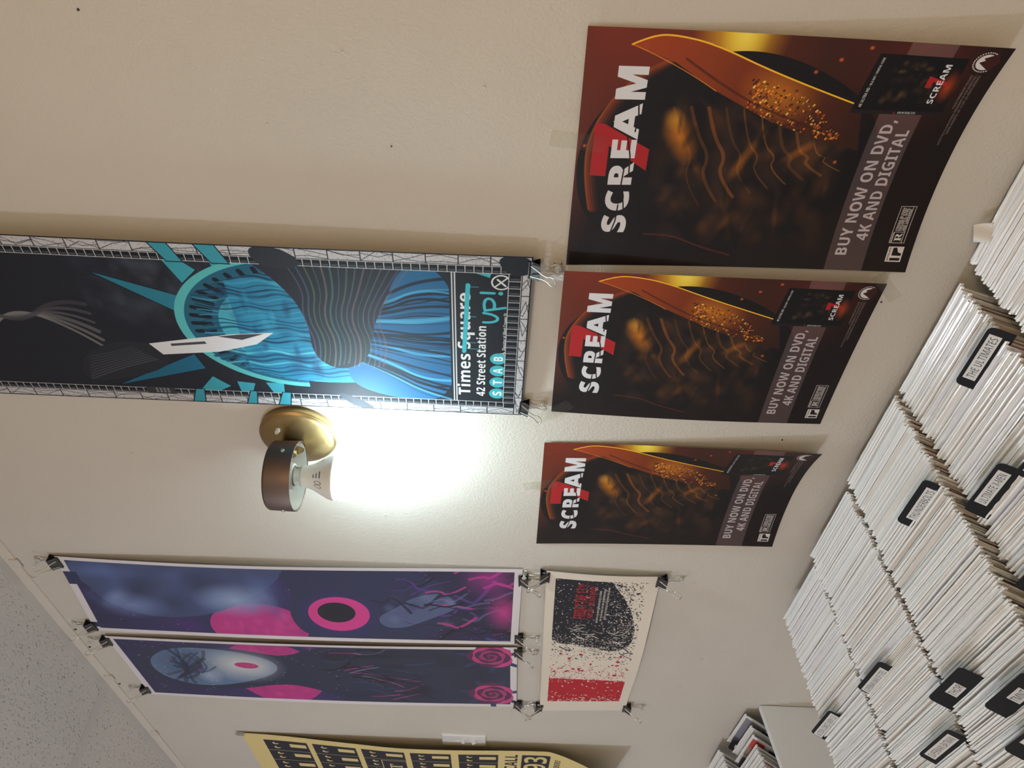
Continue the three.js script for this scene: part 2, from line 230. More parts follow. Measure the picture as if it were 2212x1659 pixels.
  grain(c, W, H, 6000, () => { const v = rr(0, 60); return [`rgba(${v + 20},${v},${v},0.05)`, 2]; });
  c.restore(); return k;
}
function stationPosterArt() {
  const W = 668, H = 2004, [k, c] = posterCanvas(W, H, 'rgb(214,212,208)'), Y = (v) => 1 - v;
  c.fillStyle = 'rgb(31,33,42)'; c.fillRect(0, 0, W, H);
  for (let i = 0; i < 260; i++) blob(c, rr(0.55, 0.95) * W, rr(0.38, 0.62) * H, rr(10, 50), rr(10, 44), pick(['60,66,82', '88,92,104', '44,50,66']), rr(0.08, 0.3));
  // pale looping bands in the dark upper field
  c.lineCap = 'round';
  for (let i = 0; i < 6; i++) { const o = i * 0.055; c.strokeStyle = `rgba(${150 - i * 16},${148 - i * 16},${146 - i * 14},.65)`; c.lineWidth = 10 + 3 * (i % 3); smooth(c, [[0.32 + o, 0.12], [0.42 + o * 0.7, 0.2], [0.6 - o * 0.4, 0.26], [0.5 + o * 0.6, 0.33], [0.36 + o, 0.37]], W, H, false); c.stroke(); }
  // sunburst: teal rays around a slotted half wheel
  const teal = ['rgb(40,120,142)', 'rgb(58,152,168)', 'rgb(30,98,128)'];
  const ray = (a, b, d, i) => { c.fillStyle = teal[i % 3]; poly(c, [[a[0], Y(a[1])], [b[0], Y(b[1])], [d[0], Y(d[1])]], W, H); c.fill(); c.strokeStyle = 'rgb(20,28,38)'; c.lineWidth = 3; c.stroke(); };
  ray([0.83, 0.603], [0.71, 0.488], [0.6, 0.495], 0); ray([1.03, 0.512], [0.86, 0.452], [0.78, 0.478], 1); ray([1.04, 0.44], [0.93, 0.4], [0.88, 0.43], 1); ray([1.04, 0.42], [0.95, 0.36], [0.93, 0.39], 0);
  ray([-0.03, 0.545], [0.2, 0.485], [0.13, 0.46], 1); ray([-0.04, 0.445], [0.17, 0.45], [0.16, 0.42], 1); ray([-0.04, 0.382], [0.17, 0.405], [0.17, 0.375], 1); ray([0.1, 0.645], [0.35, 0.5], [0.25, 0.49], 2);
  const cx = 0.55 * W, cy = Y(0.335) * H, RX = 0.40 * W, RY = 0.172 * H;
  c.fillStyle = 'rgb(86,178,180)'; c.beginPath(); c.ellipse(cx, cy, RX, RY, 0, Math.PI, TAU); c.fill(); c.fillStyle = 'rgb(34,92,116)'; c.beginPath(); c.ellipse(cx, cy, RX * 0.93, RY * 0.92, 0, Math.PI, TAU); c.fill();
  for (let i = 0; i < 21; i++) { const a = Math.PI * (1.04 + 0.92 * i / 20), p = (f) => [cx + Math.cos(a) * RX * f, cy + Math.sin(a) * RY * f]; c.strokeStyle = 'rgb(18,26,36)'; c.lineWidth = 15; c.beginPath(); c.moveTo(...p(0.86)); c.lineTo(...p(0.71)); c.stroke(); }
  c.fillStyle = 'rgb(70,160,176)'; c.beginPath(); c.ellipse(cx, cy, RX * 0.66, RY * 0.64, 0, Math.PI, TAU); c.fill(); c.strokeStyle = 'rgb(28,80,104)'; c.lineWidth = 4;
  // wavy teal strands below the wheel and a draped lower field
  c.save(); c.beginPath(); c.ellipse(cx - 12, Y(0.3) * H, RX * 0.86, RY * 1.2, 0, 0, TAU); c.clip(); c.fillStyle = 'rgb(42,124,158)'; c.fillRect(0, Y(0.42) * H, W, 0.5 * H);
  for (let i = 0; i < 34; i++) { const x = 0.15 + i * 0.025; c.strokeStyle = pick(['rgba(100,190,200,.75)', 'rgba(24,70,100,.8)', 'rgba(60,150,180,.75)', 'rgba(18,40,60,.7)']); c.lineWidth = rr(3, 10); const pts = []; for (let j = 0; j < 13; j++) pts.push([x + 0.018 * Math.sin(j * 2.1 + i * 0.7) + 0.0015 * j, 0.53 + j * 0.024]); smooth(c, pts, W, H, false); c.stroke(); }
  for (let i = 0; i < 40; i++) blob(c, rr(0.25, 0.85) * W, rr(0.57, 0.7) * H, rr(20, 60), rr(12, 40), pick(['80,190,214', '30,96,140', '52,150,190', '20,52,84']), rr(0.25, 0.55)); c.restore();
  c.fillStyle = 'rgb(36,96,140)'; smooth(c, [[0.2, 0.72], [0.45, 0.75], [0.75, 0.7], [0.92, 0.78], [0.95, 0.9], [0.1, 0.9], [0.08, 0.8]], W, H); c.fill();
  for (let i = 0; i < 40; i++) { const x = rr(0.08, 0.95); c.strokeStyle = pick(['rgba(20,30,44,.85)', 'rgba(78,168,204,.7)', 'rgba(26,64,100,.8)', 'rgba(20,30,44,.8)']); c.lineWidth = rr(3, 12); smooth(c, [[x, 0.9], [x + rr(-0.05, 0.05), 0.85], [x * 0.6 + 0.22, 0.79], [x * 0.4 + 0.34, 0.73]], W, H, false); c.stroke(); }
  // dark smoke bank drifting across
  c.fillStyle = 'rgb(40,42,50)'; smooth(c, [[0.98, 0.6], [0.8, 0.66], [0.6, 0.685], [0.36, 0.68], [0.27, 0.72], [0.36, 0.765], [0.55, 0.775], [0.75, 0.8], [0.9, 0.82], [1.0, 0.86]], W, H); c.fill();
  for (let i = 0; i < 15; i++) { c.strokeStyle = `rgba(${rr(80, 150)},${rr(84, 150)},${rr(94, 158)},.45)`; c.lineWidth = rr(2, 6); const y = 0.68 + i * 0.0075; smooth(c, [[0.3 + 0.01 * (i % 4), y], [0.45, y + 0.012], [0.62, y - 0.003], [0.8, y + 0.01 + i * 0.001], [0.98, y - 0.02 + i * 0.006]], W, H, false); c.stroke(); }
  c.fillStyle = 'rgb(38,40,48)'; smooth(c, [[0.1, 0.3], [0.34, 0.33], [0.44, 0.42], [0.33, 0.47], [0.2, 0.43]], W, H); c.fill();
  for (let i = 0; i < 9; i++) { c.strokeStyle = `rgba(104,104,114,${0.5 - i * 0.03})`; c.lineWidth = 4; smooth(c, [[0.14 + i * 0.02, 0.32 + i * 0.002], [0.24 + i * 0.012, 0.38], [0.3 + i * 0.01, 0.44 - i * 0.004]], W, H, false); c.stroke(); }
  // knife
  c.fillStyle = 'rgb(214,212,214)'; poly(c, [[0.405, Y(0.563)], [0.335, Y(0.548)], [0.37, Y(0.46)], [0.43, Y(0.4)], [0.51, Y(0.37)], [0.49, Y(0.43)], [0.46, Y(0.48)]], W, H); c.fill();
  c.fillStyle = 'rgba(40,40,46,.85)'; poly(c, [[0.41, Y(0.53)], [0.395, Y(0.53)], [0.42, Y(0.475)], [0.435, Y(0.477)]], W, H); c.fill(); poly(c, [[0.47, Y(0.455)], [0.49, Y(0.42)], [0.5, Y(0.385)], [0.455, Y(0.42)]], W, H); c.fill();
  // station sign
  c.fillStyle = 'rgb(30,32,38)'; c.fillRect(0.06 * W, Y(0.112) * H, 0.9 * W, 0.1 * H); c.strokeStyle = 'rgb(206,206,206)'; c.lineWidth = 4; c.strokeRect(0.07 * W, Y(0.108) * H, 0.87 * W, 0.004 * H);
  c.fillStyle = 'rgb(226,226,226)'; fitText(c, 'Times', 0.137 * W, 0.43 * W, Y(0.083) * H, 0.0185 * H, SANS); fitText(c, 'Square', 0.455 * W, 0.8 * W, Y(0.083) * H, 0.0185 * H, SANS); fitText(c, '42 Street Station', 0.135 * W, 0.61 * W, Y(0.06) * H, 0.0135 * H, SANS);
  ['S', 'T', 'A', 'B'].forEach((ch, i) => { const x = (0.158 + i * 0.081) * W, y = Y(0.041) * H; c.fillStyle = 'rgb(66,172,184)'; c.beginPath(); c.arc(x, y, 25, 0, TAU); c.fill(); c.fillStyle = 'rgb(232,236,236)'; fitText(c, ch, x - 12, x + 12, y + 14, 28, SANS); });
  c.strokeStyle = 'rgb(66,180,194)'; c.lineWidth = 13; c.lineCap = 'round'; c.beginPath(); c.moveTo(0.44 * W, Y(0.092) * H); c.lineTo(0.84 * W, Y(0.086) * H); c.stroke();
  c.lineWidth = 9; c.beginPath(); c.moveTo(0.63 * W, Y(0.064) * H); c.bezierCurveTo(0.625 * W, Y(0.04) * H, 0.675 * W, Y(0.035) * H, 0.685 * W, Y(0.064) * H); c.stroke(); c.beginPath(); c.moveTo(0.72 * W, Y(0.034) * H); c.lineTo(0.7 * W, Y(0.062) * H); c.bezierCurveTo(0.8 * W, Y(0.07) * H, 0.78 * W, Y(0.044) * H, 0.71 * W, Y(0.05) * H); c.stroke(); c.beginPath(); c.moveTo(0.8 * W, Y(0.068) * H); c.lineTo(0.8 * W, Y(0.05) * H); c.stroke(); c.beginPath(); c.arc(0.8 * W, Y(0.041) * H, 7, 0, TAU); c.fillStyle = 'rgb(66,180,194)'; c.fill();
  c.lineWidth = 2; for (const x of [0.46, 0.5, 0.66, 0.83]) { c.beginPath(); c.moveTo(x * W, Y(0.086) * H); c.lineTo(x * W, Y(0.066 + 0.01 * rnd()) * H); c.stroke(); }
  c.fillStyle = 'rgb(214,214,214)'; fitText(c, 'Elevator at West Craven St', 0.46 * W, 0.69 * W, Y(0.03) * H, 11, SANS); for (let i = 0; i < 26; i++) c.fillRect(0.48 * W + i * 4.6, Y(0.0255) * H - 5, 3, 4); c.strokeStyle = 'rgb(214,214,214)'; c.lineWidth = 2.5; c.beginPath(); c.arc(0.438 * W, Y(0.031) * H, 6, 0, TAU); c.moveTo(0.438 * W, Y(0.038) * H); c.lineTo(0.44 * W, Y(0.033) * H); c.lineTo(0.45 * W, Y(0.031) * H); c.stroke();
  c.lineWidth = 5; c.beginPath(); c.arc(0.86 * W, Y(0.041) * H, 25, 0, TAU); c.stroke(); c.beginPath(); c.moveTo(0.86 * W - 17, Y(0.041) * H - 17); c.lineTo(0.86 * W + 17, Y(0.041) * H + 17); c.stroke(); c.lineWidth = 6; c.beginPath(); c.moveTo(0.86 * W - 12, Y(0.041) * H + 12); c.lineTo(0.86 * W + 10, Y(0.041) * H - 10); c.stroke();
  c.save(); c.translate(0.925 * W, Y(0.07) * H); c.rotate(0.2); c.fillStyle = 'rgb(66,172,184)'; c.strokeStyle = 'rgb(20,26,34)'; c.lineWidth = 3; c.beginPath(); c.moveTo(-14, -30); c.lineTo(14, -30); c.lineTo(24, 34); c.lineTo(-24, 34); c.closePath(); c.fill(); c.stroke(); c.fillStyle = 'rgb(220,220,220)'; c.fillRect(-13, -44, 26, 16); c.fillStyle = 'rgb(110,114,120)'; c.beginPath(); c.ellipse(0, 2, 16, 13, 0, 0, TAU); c.fill(); c.restore();
  // tiled border, both sides and foot
  const marble = (x, y, w, h) => { c.fillStyle = 'rgb(190,188,190)'; c.fillRect(x, y, w, h); for (let i = 0; i < w * h / 55; i++) { const v = rr(60, 240); c.fillStyle = `rgba(${v},${v},${v + 4},.5)`; c.fillRect(x + rnd() * w, y + rnd() * h, 3, 3); } c.strokeStyle = 'rgb(28,30,36)'; c.lineWidth = 2.5; c.strokeRect(x, y, w, h); for (let i = 0; i < 2; i++) { c.lineWidth = 1.5; c.beginPath(); c.moveTo(x + rnd() * w, y); c.lineTo(x + rnd() * w, y + h * rr(0.3, 0.6)); c.lineTo(x + rnd() * w, y + h); c.stroke(); } };
  const glaze = (x, y, s, t) => { c.fillStyle = 'rgb(22,24,30)'; c.fillRect(x, y, s, t); c.strokeStyle = 'rgb(196,196,196)'; c.lineWidth = 2.5; c.strokeRect(x, y, s, t); c.fillStyle = 'rgba(120,124,132,.5)'; c.fillRect(x + 4, y + 4, s * 0.25, t - 8); };
  for (let y = 0; y < H - 30; y += 86) { marble(0, y, 36, 86); marble(W - 36, y, 36, 86); }
  for (let y = 0; y < H - 70; y += 24) { glaze(38, y, 24, 24); glaze(W - 62, y, 24, 24); }
  for (let x = 60; x < W - 60; x += 26) glaze(x, H - 62, 26, 34);
  for (let x = 0; x < W; x += 88) marble(x, H - 26, 88, 26);
  // rays breaking over the border
  for (const [y0, y1, side] of [[0.5, 0.48, 1], [0.44, 0.418, 1], [0.532, 0.512, 0], [0.445, 0.428, 0], [0.394, 0.374, 0]]) { c.fillStyle = 'rgb(58,148,166)'; poly(c, side ? [[0.9, Y(y0 - 0.012)], [1, Y(y0 + 0.006)], [1, Y(y1)], [0.9, Y(y1 - 0.014)]] : [[0, Y(y0)], [0.1, Y(y0 - 0.012)], [0.1, Y(y1 - 0.006)], [0, Y(y1)]], W, H); c.fill(); c.strokeStyle = 'rgb(18,24,32)'; c.lineWidth = 3; c.stroke(); }
  c.fillStyle = 'rgb(46,48,56)'; smooth(c, [[0.88, 0.635], [1, 0.62], [1, 0.67], [0.9, 0.7]], W, H); c.fill(); smooth(c, [[0.12, 0.7], [0, 0.735], [0, 0.77], [0.1, 0.73]], W, H); c.fill();
  // handset drawn on the left border
  c.fillStyle = 'rgb(54,56,62)'; c.fillRect(0.055 * W, Y(0.6) * H, 30, 92); c.fillStyle = 'rgb(150,152,156)'; for (let j = 0; j < 4; j++) for (let i = 0; i < 3; i++) c.fillRect(0.055 * W + 5 + i * 8, Y(0.585) * H + j * 12, 5, 7); c.strokeStyle = 'rgb(54,56,62)'; c.lineWidth = 5; c.beginPath(); c.moveTo(0.062 * W, Y(0.6) * H); c.lineTo(0.062 * W, Y(0.635) * H); c.stroke();
  c.fillStyle = 'rgb(36,38,46)'; smooth(c, [[0.9, 0.965], [1, 0.95], [1, 1.0], [0.9, 1.0]], W, H); c.fill();
  grain(c, W, H, 5000, () => { const v = rr(60, 220); return [`rgba(${v},${v},${v + 6},0.12)`, rr(1, 2.5)]; });
  c.strokeStyle = 'rgb(26,28,36)'; c.lineWidth = 6; c.strokeRect(1, 1, W - 2, H - 2);
  c.restore(); return k;
}
function stars(c, W, H, n) { for (let i = 0; i < n; i++) { c.fillStyle = `rgba(235,230,255,${rr(0.4, 1)})`; c.beginPath(); c.arc(rnd() * W, rnd() * H, rr(0.8, 2.8), 0, TAU); c.fill(); } }
function nightPrintArt(kind) {
  const W = 666, H = 2000, [k, c] = posterCanvas(W, H, 'rgb(226,220,222)');
  const m = 0.028; c.save(); c.beginPath(); c.rect(m * 1.6 * W, m * 0.6 * H, W * (1 - m * 3), H * (1 - m * 1.2)); c.clip();
  const bg = c.createLinearGradient(0, 0, 0, H); bg.addColorStop(0, 'rgb(40,42,84)'); bg.addColorStop(0.4, 'rgb(58,50,108)'); bg.addColorStop(1, 'rgb(34,34,62)'); c.fillStyle = bg; c.fillRect(0, 0, W, H);
  for (let i = 0; i < 50; i++) blob(c, rnd() * W, rnd() * H, rr(40, 160), rr(40, 180), pick(['70,40,130', '40,40,100', '100,40,130', '24,30,70']), rr(0.1, 0.35));
  stars(c, W, H, 260);
  if (kind === 0) {
    c.fillStyle = 'rgb(196,52,140)'; c.beginPath(); c.ellipse(0.16 * W, 0.4 * H, 0.32 * W, 0.115 * H, 0, 0, TAU); c.fill(); for (let i = 0; i < 30; i++) blob(c, rr(-0.05, 0.35) * W, rr(0.3, 0.5) * H, rr(20, 60), rr(12, 40), pick(['230,90,170', '150,40,120', '214,70,150']), 0.4);
    // large smooth slate-blue forms, one above the other
    c.fillStyle = 'rgb(66,80,124)'; smooth(c, [[0.95, -0.02], [1.05, 0.2], [1.05, 0.5], [0.8, 0.47], [0.55, 0.4], [0.3, 0.3], [0.22, 0.16], [0.42, 0.06], [0.68, 0.04]], W, H); c.fill();
    for (let i = 0; i < 60; i++) { const t = rr(0.03, 0.46); blob(c, (0.92 - 0.5 * rnd()) * W, t * H, rr(40, 150), rr(40, 120), pick(['92,118,178', '52,62,104', '44,50,88', '80,102,160']), rr(0.15, 0.4)); }
    for (const [x, y, rx, ry, col, al, ro] of [[0.62, 0.15, 0.34, 0.05, '44,54,92', 0.9, 0.5], [0.44, 0.21, 0.22, 0.07, '52,64,106', 0.8, 0.9], [0.72, 0.3, 0.26, 0.06, '40,48,84', 0.85, 0.3], [0.5, 0.09, 0.2, 0.03, '150,172,220', 0.6, 0.6], [0.84, 0.08, 0.1, 0.1, '96,120,180', 0.6, 0], [0.6, 0.43, 0.4, 0.03, '96,116,168', 0.6, -0.2]]) blob(c, x * W, y * H, rx * W, ry * H, col, al, ro);
    blob(c, 0.52 * W, 0.36 * H, 0.26 * W, 0.1 * H, '164,186,226', 0.9); blob(c, 0.40 * W, 0.12 * H, 0.2 * W, 0.09 * H, '130,152,204', 0.8);
    c.fillStyle = 'rgb(44,50,88)'; smooth(c, [[0, 0.52], [0.3, 0.47], [0.7, 0.5], [1, 0.46], [1, 0.8], [0.5, 0.86], [0, 0.8]], W, H); c.fill();
    blob(c, 0.36 * W, 0.59 * H, 0.36 * W, 0.1 * H, '64,48,140', 0.9); c.fillStyle = 'rgb(222,62,150)'; c.beginPath(); c.ellipse(0.37 * W, 0.59 * H, 0.23 * W, 0.07 * H, 0.15, 0, TAU); c.fill(); c.fillStyle = 'rgb(22,22,44)'; c.beginPath(); c.ellipse(0.39 * W, 0.585 * H, 0.135 * W, 0.043 * H, 0.15, 0, TAU); c.fill();
    c.fillStyle = 'rgb(86,98,138)'; smooth(c, [[0.2, 0.69], [0.34, 0.675], [0.46, 0.72], [0.62, 0.76], [0.7, 0.83], [0.5, 0.87], [0.34, 0.8], [0.2, 0.74]], W, H); c.fill(); for (let i = 0; i < 12; i++) blob(c, rr(0.25, 0.65) * W, rr(0.7, 0.85) * H, 50, 34, pick(['120,134,172', '60,70,108']), 0.5);
    for (let i = 0; i < 46; i++) { const x = rr(0, 1), y = rr(0.66, 0.97); c.strokeStyle = pick(['rgba(16,16,34,.9)', 'rgba(16,16,34,.9)', 'rgba(30,34,66,.9)', 'rgba(214,60,150,.75)', 'rgba(110,60,170,.6)', 'rgba(120,130,176,.5)']); c.lineWidth = rr(3, 18); smooth(c, [[x, y], [x + rr(-0.1, 0.1), y + 0.03], [x + rr(-0.16, 0.16), y + 0.05], [x + rr(-0.2, 0.2), y + 0.09]], W, H, false); c.stroke(); }
    blob(c, 0.88 * W, 0.93 * H, 0.3 * W, 0.07 * H, '190,50,150', 0.75); blob(c, 0.45 * W, 0.965 * H, 0.3 * W, 0.05 * H, '220,60,150', 0.9);
  } else {
    c.fillStyle = 'rgb(190,50,136)'; c.beginPath(); c.ellipse(0.5 * W, 0.38 * H, 0.52 * W, 0.125 * H, 0, 0, TAU); c.fill(); for (let i = 0; i < 40; i++) blob(c, rr(0, 1) * W, rr(0.28, 0.5) * H, rr(20, 60), rr(12, 40), pick(['226,80,160', '140,36,110', '206,60,146']), 0.4);
    c.fillStyle = 'rgb(40,48,78)'; smooth(c, [[0.2, 0.1], [0.4, 0.03], [0.68, 0.03], [0.92, 0.12], [0.9, 0.3], [0.74, 0.42], [0.95, 0.5], [1.05, 0.7], [1.05, 1.05], [-0.05, 1.05], [-0.05, 0.62], [0.25, 0.46], [0.3, 0.38], [0.16, 0.25]], W, H); c.fill();
    c.fillStyle = 'rgb(96,122,160)'; smooth(c, [[0.2, 0.16], [0.35, 0.07], [0.65, 0.06], [0.88, 0.15], [0.86, 0.28], [0.7, 0.39], [0.48, 0.39], [0.28, 0.28]], W, H); c.fill(); blob(c, 0.56 * W, 0.16 * H, 0.36 * W, 0.1 * H, '60,80,116', 0.8); blob(c, 0.6 * W, 0.3 * H, 0.32 * W, 0.12 * H, '222,222,216', 1); blob(c, 0.4 * W, 0.2 * H, 0.16 * W, 0.04 * H, '180,196,214', 0.8); blob(c, 0.58 * W, 0.33 * H, 0.2 * W, 0.06 * H, '204,204,206', 0.7);
    for (let i = 0; i < 16; i++) { c.strokeStyle = `rgba(${rr(20, 60)},${rr(26, 70)},${rr(60, 110)},.55)`; c.lineWidth = rr(8, 24); smooth(c, [[rr(0.25, 0.5), rr(0.08, 0.2)], [rr(0.4, 0.7), rr(0.12, 0.24)], [rr(0.5, 0.9), rr(0.1, 0.24)]], W, H, false); c.stroke(); }
    c.fillStyle = 'rgb(196,58,130)'; c.beginPath(); c.ellipse(0.59 * W, 0.312 * H, 0.05 * W, 0.03 * H, 0.1, 0, TAU); c.fill();
    for (let i = 0; i < 70; i++) { const t = rr(0.04, 0.55), s = rr(0.15, 0.95); c.strokeStyle = 'rgba(220,226,236,.75)'; c.lineWidth = 2.4; c.save(); c.translate(s * W, t * H); c.rotate(rr(0, 3)); c.beginPath(); c.moveTo(0, 0); c.lineTo(rr(8, 18), rr(-4, 4)); c.stroke(); c.restore(); }
    for (let i = 0; i < 40; i++) { const x = rr(0.05, 0.95), y = rr(0.5, 0.72); c.strokeStyle = pick(['rgba(60,80,120,.6)', 'rgba(14,14,28,.9)', 'rgba(14,14,28,.9)', 'rgba(206,60,140,.7)', 'rgba(150,160,190,.55)']); c.lineWidth = rr(3, 14); smooth(c, [[x, y], [x + rr(-0.1, 0.1), y + 0.04], [x + rr(-0.18, 0.18), y + 0.08]], W, H, false); c.stroke(); }
    for (let i = 0; i < 30; i++) blob(c, rr(0.1, 0.95) * W, rr(0.55, 0.95) * H, rr(40, 120), rr(40, 140), pick(['34,52,90', '14,16,30', '18,20,36', '24,36,66']), rr(0.2, 0.5));
  }
  c.restore();
  if (kind === 1) for (const [sx, sy, q] of [[0.85, 0.935, 1], [0.22, 0.935, 1.05]]) {
    for (let i = 0; i < 7; i++) { c.save(); c.translate(sx * W, sy * H); c.rotate(i * 0.9 + 0.4); c.fillStyle = 'rgb(44,60,100)'; c.beginPath(); c.ellipse(130, 0, 46, 15, 0, 0, TAU); c.fill(); c.restore(); }
    for (let i = 0; i < 26; i++) { const r = (106 - i * 4) * q, a = i * 2.4; c.fillStyle = i % 2 ? `rgb(${212 - i * 3},${70 - i},${140 - i * 2})` : `rgb(${96 - i},34,84)`; c.beginPath(); c.ellipse(sx * W + Math.cos(a) * r * 0.22, sy * H + Math.sin(a) * r * 0.22, r, r * 0.82, a, 0, TAU); c.fill(); }
  }
  if (kind === 0) { c.fillStyle = 'rgb(40,50,92)'; c.fillRect(0.66 * W, 0, 0.16 * W, 0.03 * H); c.fillRect(0.06 * W, 0, 0.07 * W, 0.03 * H); }
  grain(c, W, H, 4000, () => { const v = rr(0, 160); return [`rgba(${v},${v},${v + 20},0.06)`, 2]; });
  c.restore(); return k;
}
function splatterPrintArt() {
  const W = 1440, H = 480, [k, c] = posterCanvas(W, H, 'rgb(226,216,200)');
  const px0 = 0.085 * W, px1 = 0.965 * W, py0 = 0.085 * H, py1 = 0.905 * H; c.save(); c.beginPath(); c.rect(px0, py0, px1 - px0, py1 - py0); c.clip();
  const ink = 'rgb(28,28,38)', red = 'rgb(182,30,44)', paper = 'rgb(226,216,200)';
  c.fillStyle = ink; smooth(c, [[0.56, 0.0], [1.05, 0.0], [1.05, 0.45], [0.94, 0.62], [0.8, 0.82], [0.62, 0.9], [0.52, 0.75], [0.56, 0.4]], W, H); c.fill();
  for (let i = 0; i < 5200; i++) { const s = 0.42 + 0.56 * rnd(), t = rnd(), d = sst(0.4, 1.0, t) * 0.9 + (s < 0.62 ? 0.6 : 0.05); if (rnd() > d + 0.12) continue; c.fillStyle = paper; c.beginPath(); c.ellipse(s * W, t * H, rr(1, 5), rr(1, 3.4), rnd() * 3, 0, TAU); c.fill(); }
  for (let i = 0; i < 2600; i++) { const s = 0.44 + 0.54 * Math.pow(rnd(), 0.7), t = 0.05 + rnd() * 0.88; if (rnd() < (t > 0.8 && s > 0.8 ? 0.6 : 0)) continue; c.fillStyle = ink; c.beginPath(); c.ellipse(s * W, t * H, rr(1, 6), rr(1, 3.6), rnd() * 3, 0, TAU); c.fill(); }
  for (let i = 0; i < 40; i++) { c.strokeStyle = pick([ink, paper]); c.lineWidth = rr(2, 7); const x = rr(0.5, 0.68), y = rr(0.1, 0.85); smooth(c, [[x, y], [x + rr(-0.03, 0.04), y + 0.05], [x + rr(-0.04, 0.05), y + 0.12]], W, H, false); c.stroke(); }
  c.fillStyle = red; c.fillRect(0.09 * W, 0, 0.2 * W, H);
  for (let i = 0; i < 900; i++) { const s = 0.085 + Math.pow(rnd(), 1.0) * 0.24, e = Math.abs(s - 0.2) / 0.12; if (rnd() > e * e + 0.08) continue; c.fillStyle = paper; c.beginPath(); c.ellipse(s * W, rnd() * H, rr(1, 7), rr(1, 6), 0, 0, TAU); c.fill(); }
  for (let i = 0; i < 420; i++) { c.fillStyle = red; c.beginPath(); c.ellipse((0.28 + Math.pow(rnd(), 2) * 0.14) * W, rnd() * H, rr(1, 6), rr(1, 4), 0, 0, TAU); c.fill(); }
  for (let i = 0; i < 26; i++) { c.fillStyle = red; c.beginPath(); c.ellipse(rr(0.33, 0.5) * W, rr(0.1, 0.9) * H, rr(3, 14), rr(3, 12), rnd() * 3, 0, TAU); c.fill(); }
  c.fillStyle = red; fitText(c, 'FRIDAY THE 13', 0.735 * W, 0.92 * W, 0.385 * H, 54, SANS); fitText(c, 'TH', 0.923 * W, 0.945 * W, 0.34 * H, 22, SANS); fitText(c, 'PART VII – THE NEW BLOOD', 0.745 * W, 0.935 * W, 0.455 * H, 26, SANS);
  c.fillStyle = 'rgba(200,190,178,.85)'; for (let j = 0; j < 3; j++) for (let i = 0; i < 20; i++) c.fillRect((0.72 + j * 0.012) * W + i * 14, (0.487 + j * 0.035) * H, rr(7, 12), 9);
  c.restore(); c.restore(); return k;
}
// yellow sheet: x, y in metres from its top right corner
function yellowPrintArt() {
  const W = 1100, S = 1100 / 0.686, H = Math.round(1.016 * S), [k, c] = posterCanvas(W, H, 'rgb(226,204,138)');
  const X = (m) => W - m * S, Y = (m) => m * S, navy = 'rgb(32,32,44)', yel = 'rgb(226,204,138)';
  for (const [a, b] of [[0.052, 0.172], [0.187, 0.307], [0.322, 0.44], [0.456, 0.567], [0.588, 0.697]]) {
    c.fillStyle = navy; c.fillRect(X(0.665), Y(a), Y(0.625), Y(b - a));
    for (let i = 0; i < 8; i++) {
      const x1 = X(0.04 + i * 0.0785), x0 = X(0.04 + (i + 1) * 0.0785); c.fillStyle = yel; c.fillRect(x0 - 1.5, Y(a), 3, Y(b - a)); if (i > 6) continue;
      for (const e of [0.03, 0.062]) { const ex = x1 - Y(e - 0.008), ey = Y(a + 0.03); c.fillStyle = yel; c.beginPath(); c.arc(ex, ey, 14, 0, TAU); c.fill(); c.fillStyle = navy; c.beginPath(); c.arc(ex + 7, ey + 5, 9.5, 0, TAU); c.fill(); }
      c.fillStyle = yel; c.fillRect(x1 - Y(0.047), Y(b - 0.052), Y(0.026), Y(0.046));
    }
  }
  c.fillStyle = navy; c.strokeStyle = yel; c.lineWidth = 4; c.fillRect(X(0.30), Y(0.37), Y(0.17), Y(0.07)); c.strokeRect(X(0.30), Y(0.37), Y(0.17), Y(0.07)); c.fillStyle = yel; fitText(c, 'JST', X(0.28), X(0.16), Y(0.425), 56, SERIF);
  c.fillStyle = navy; fitText(c, 'Y CALL', X(0.235), X(0.035), Y(0.75), 56, SANS); c.fillRect(X(0.2), Y(0.762), Y(0.162), Y(0.078)); c.fillStyle = yel; fitText(c, '93', X(0.18), X(0.048), Y(0.832), 100, SANS);
  c.fillStyle = navy; fitText(c, 'NUMBERS:', X(0.2), X(0.05), Y(0.868), 24, SANS);
  c.restore(); return k;
}
const paperBump = dataTex(256, (u, v) => { return 0.5 + 0.5 * (nA(u, v) - 0.5); }, 4);
const printMat = (k, rough, extra = {}) => phy([1, 1, 1], rough, { map: canvasTex(k), ...extra });
const filmMat = printMat(filmPosterArt(), 0.42, { specularIntensity: 0.7 });
const stationMat = printMat(stationPosterArt(), 0.72, { specularIntensity: 0.5 });
const nightMats = [0, 1].map((i) => printMat(nightPrintArt(i), 0.42));
const splatMat = printMat(splatterPrintArt(), 0.75);
const yellowMat = printMat(yellowPrintArt(), 0.7);

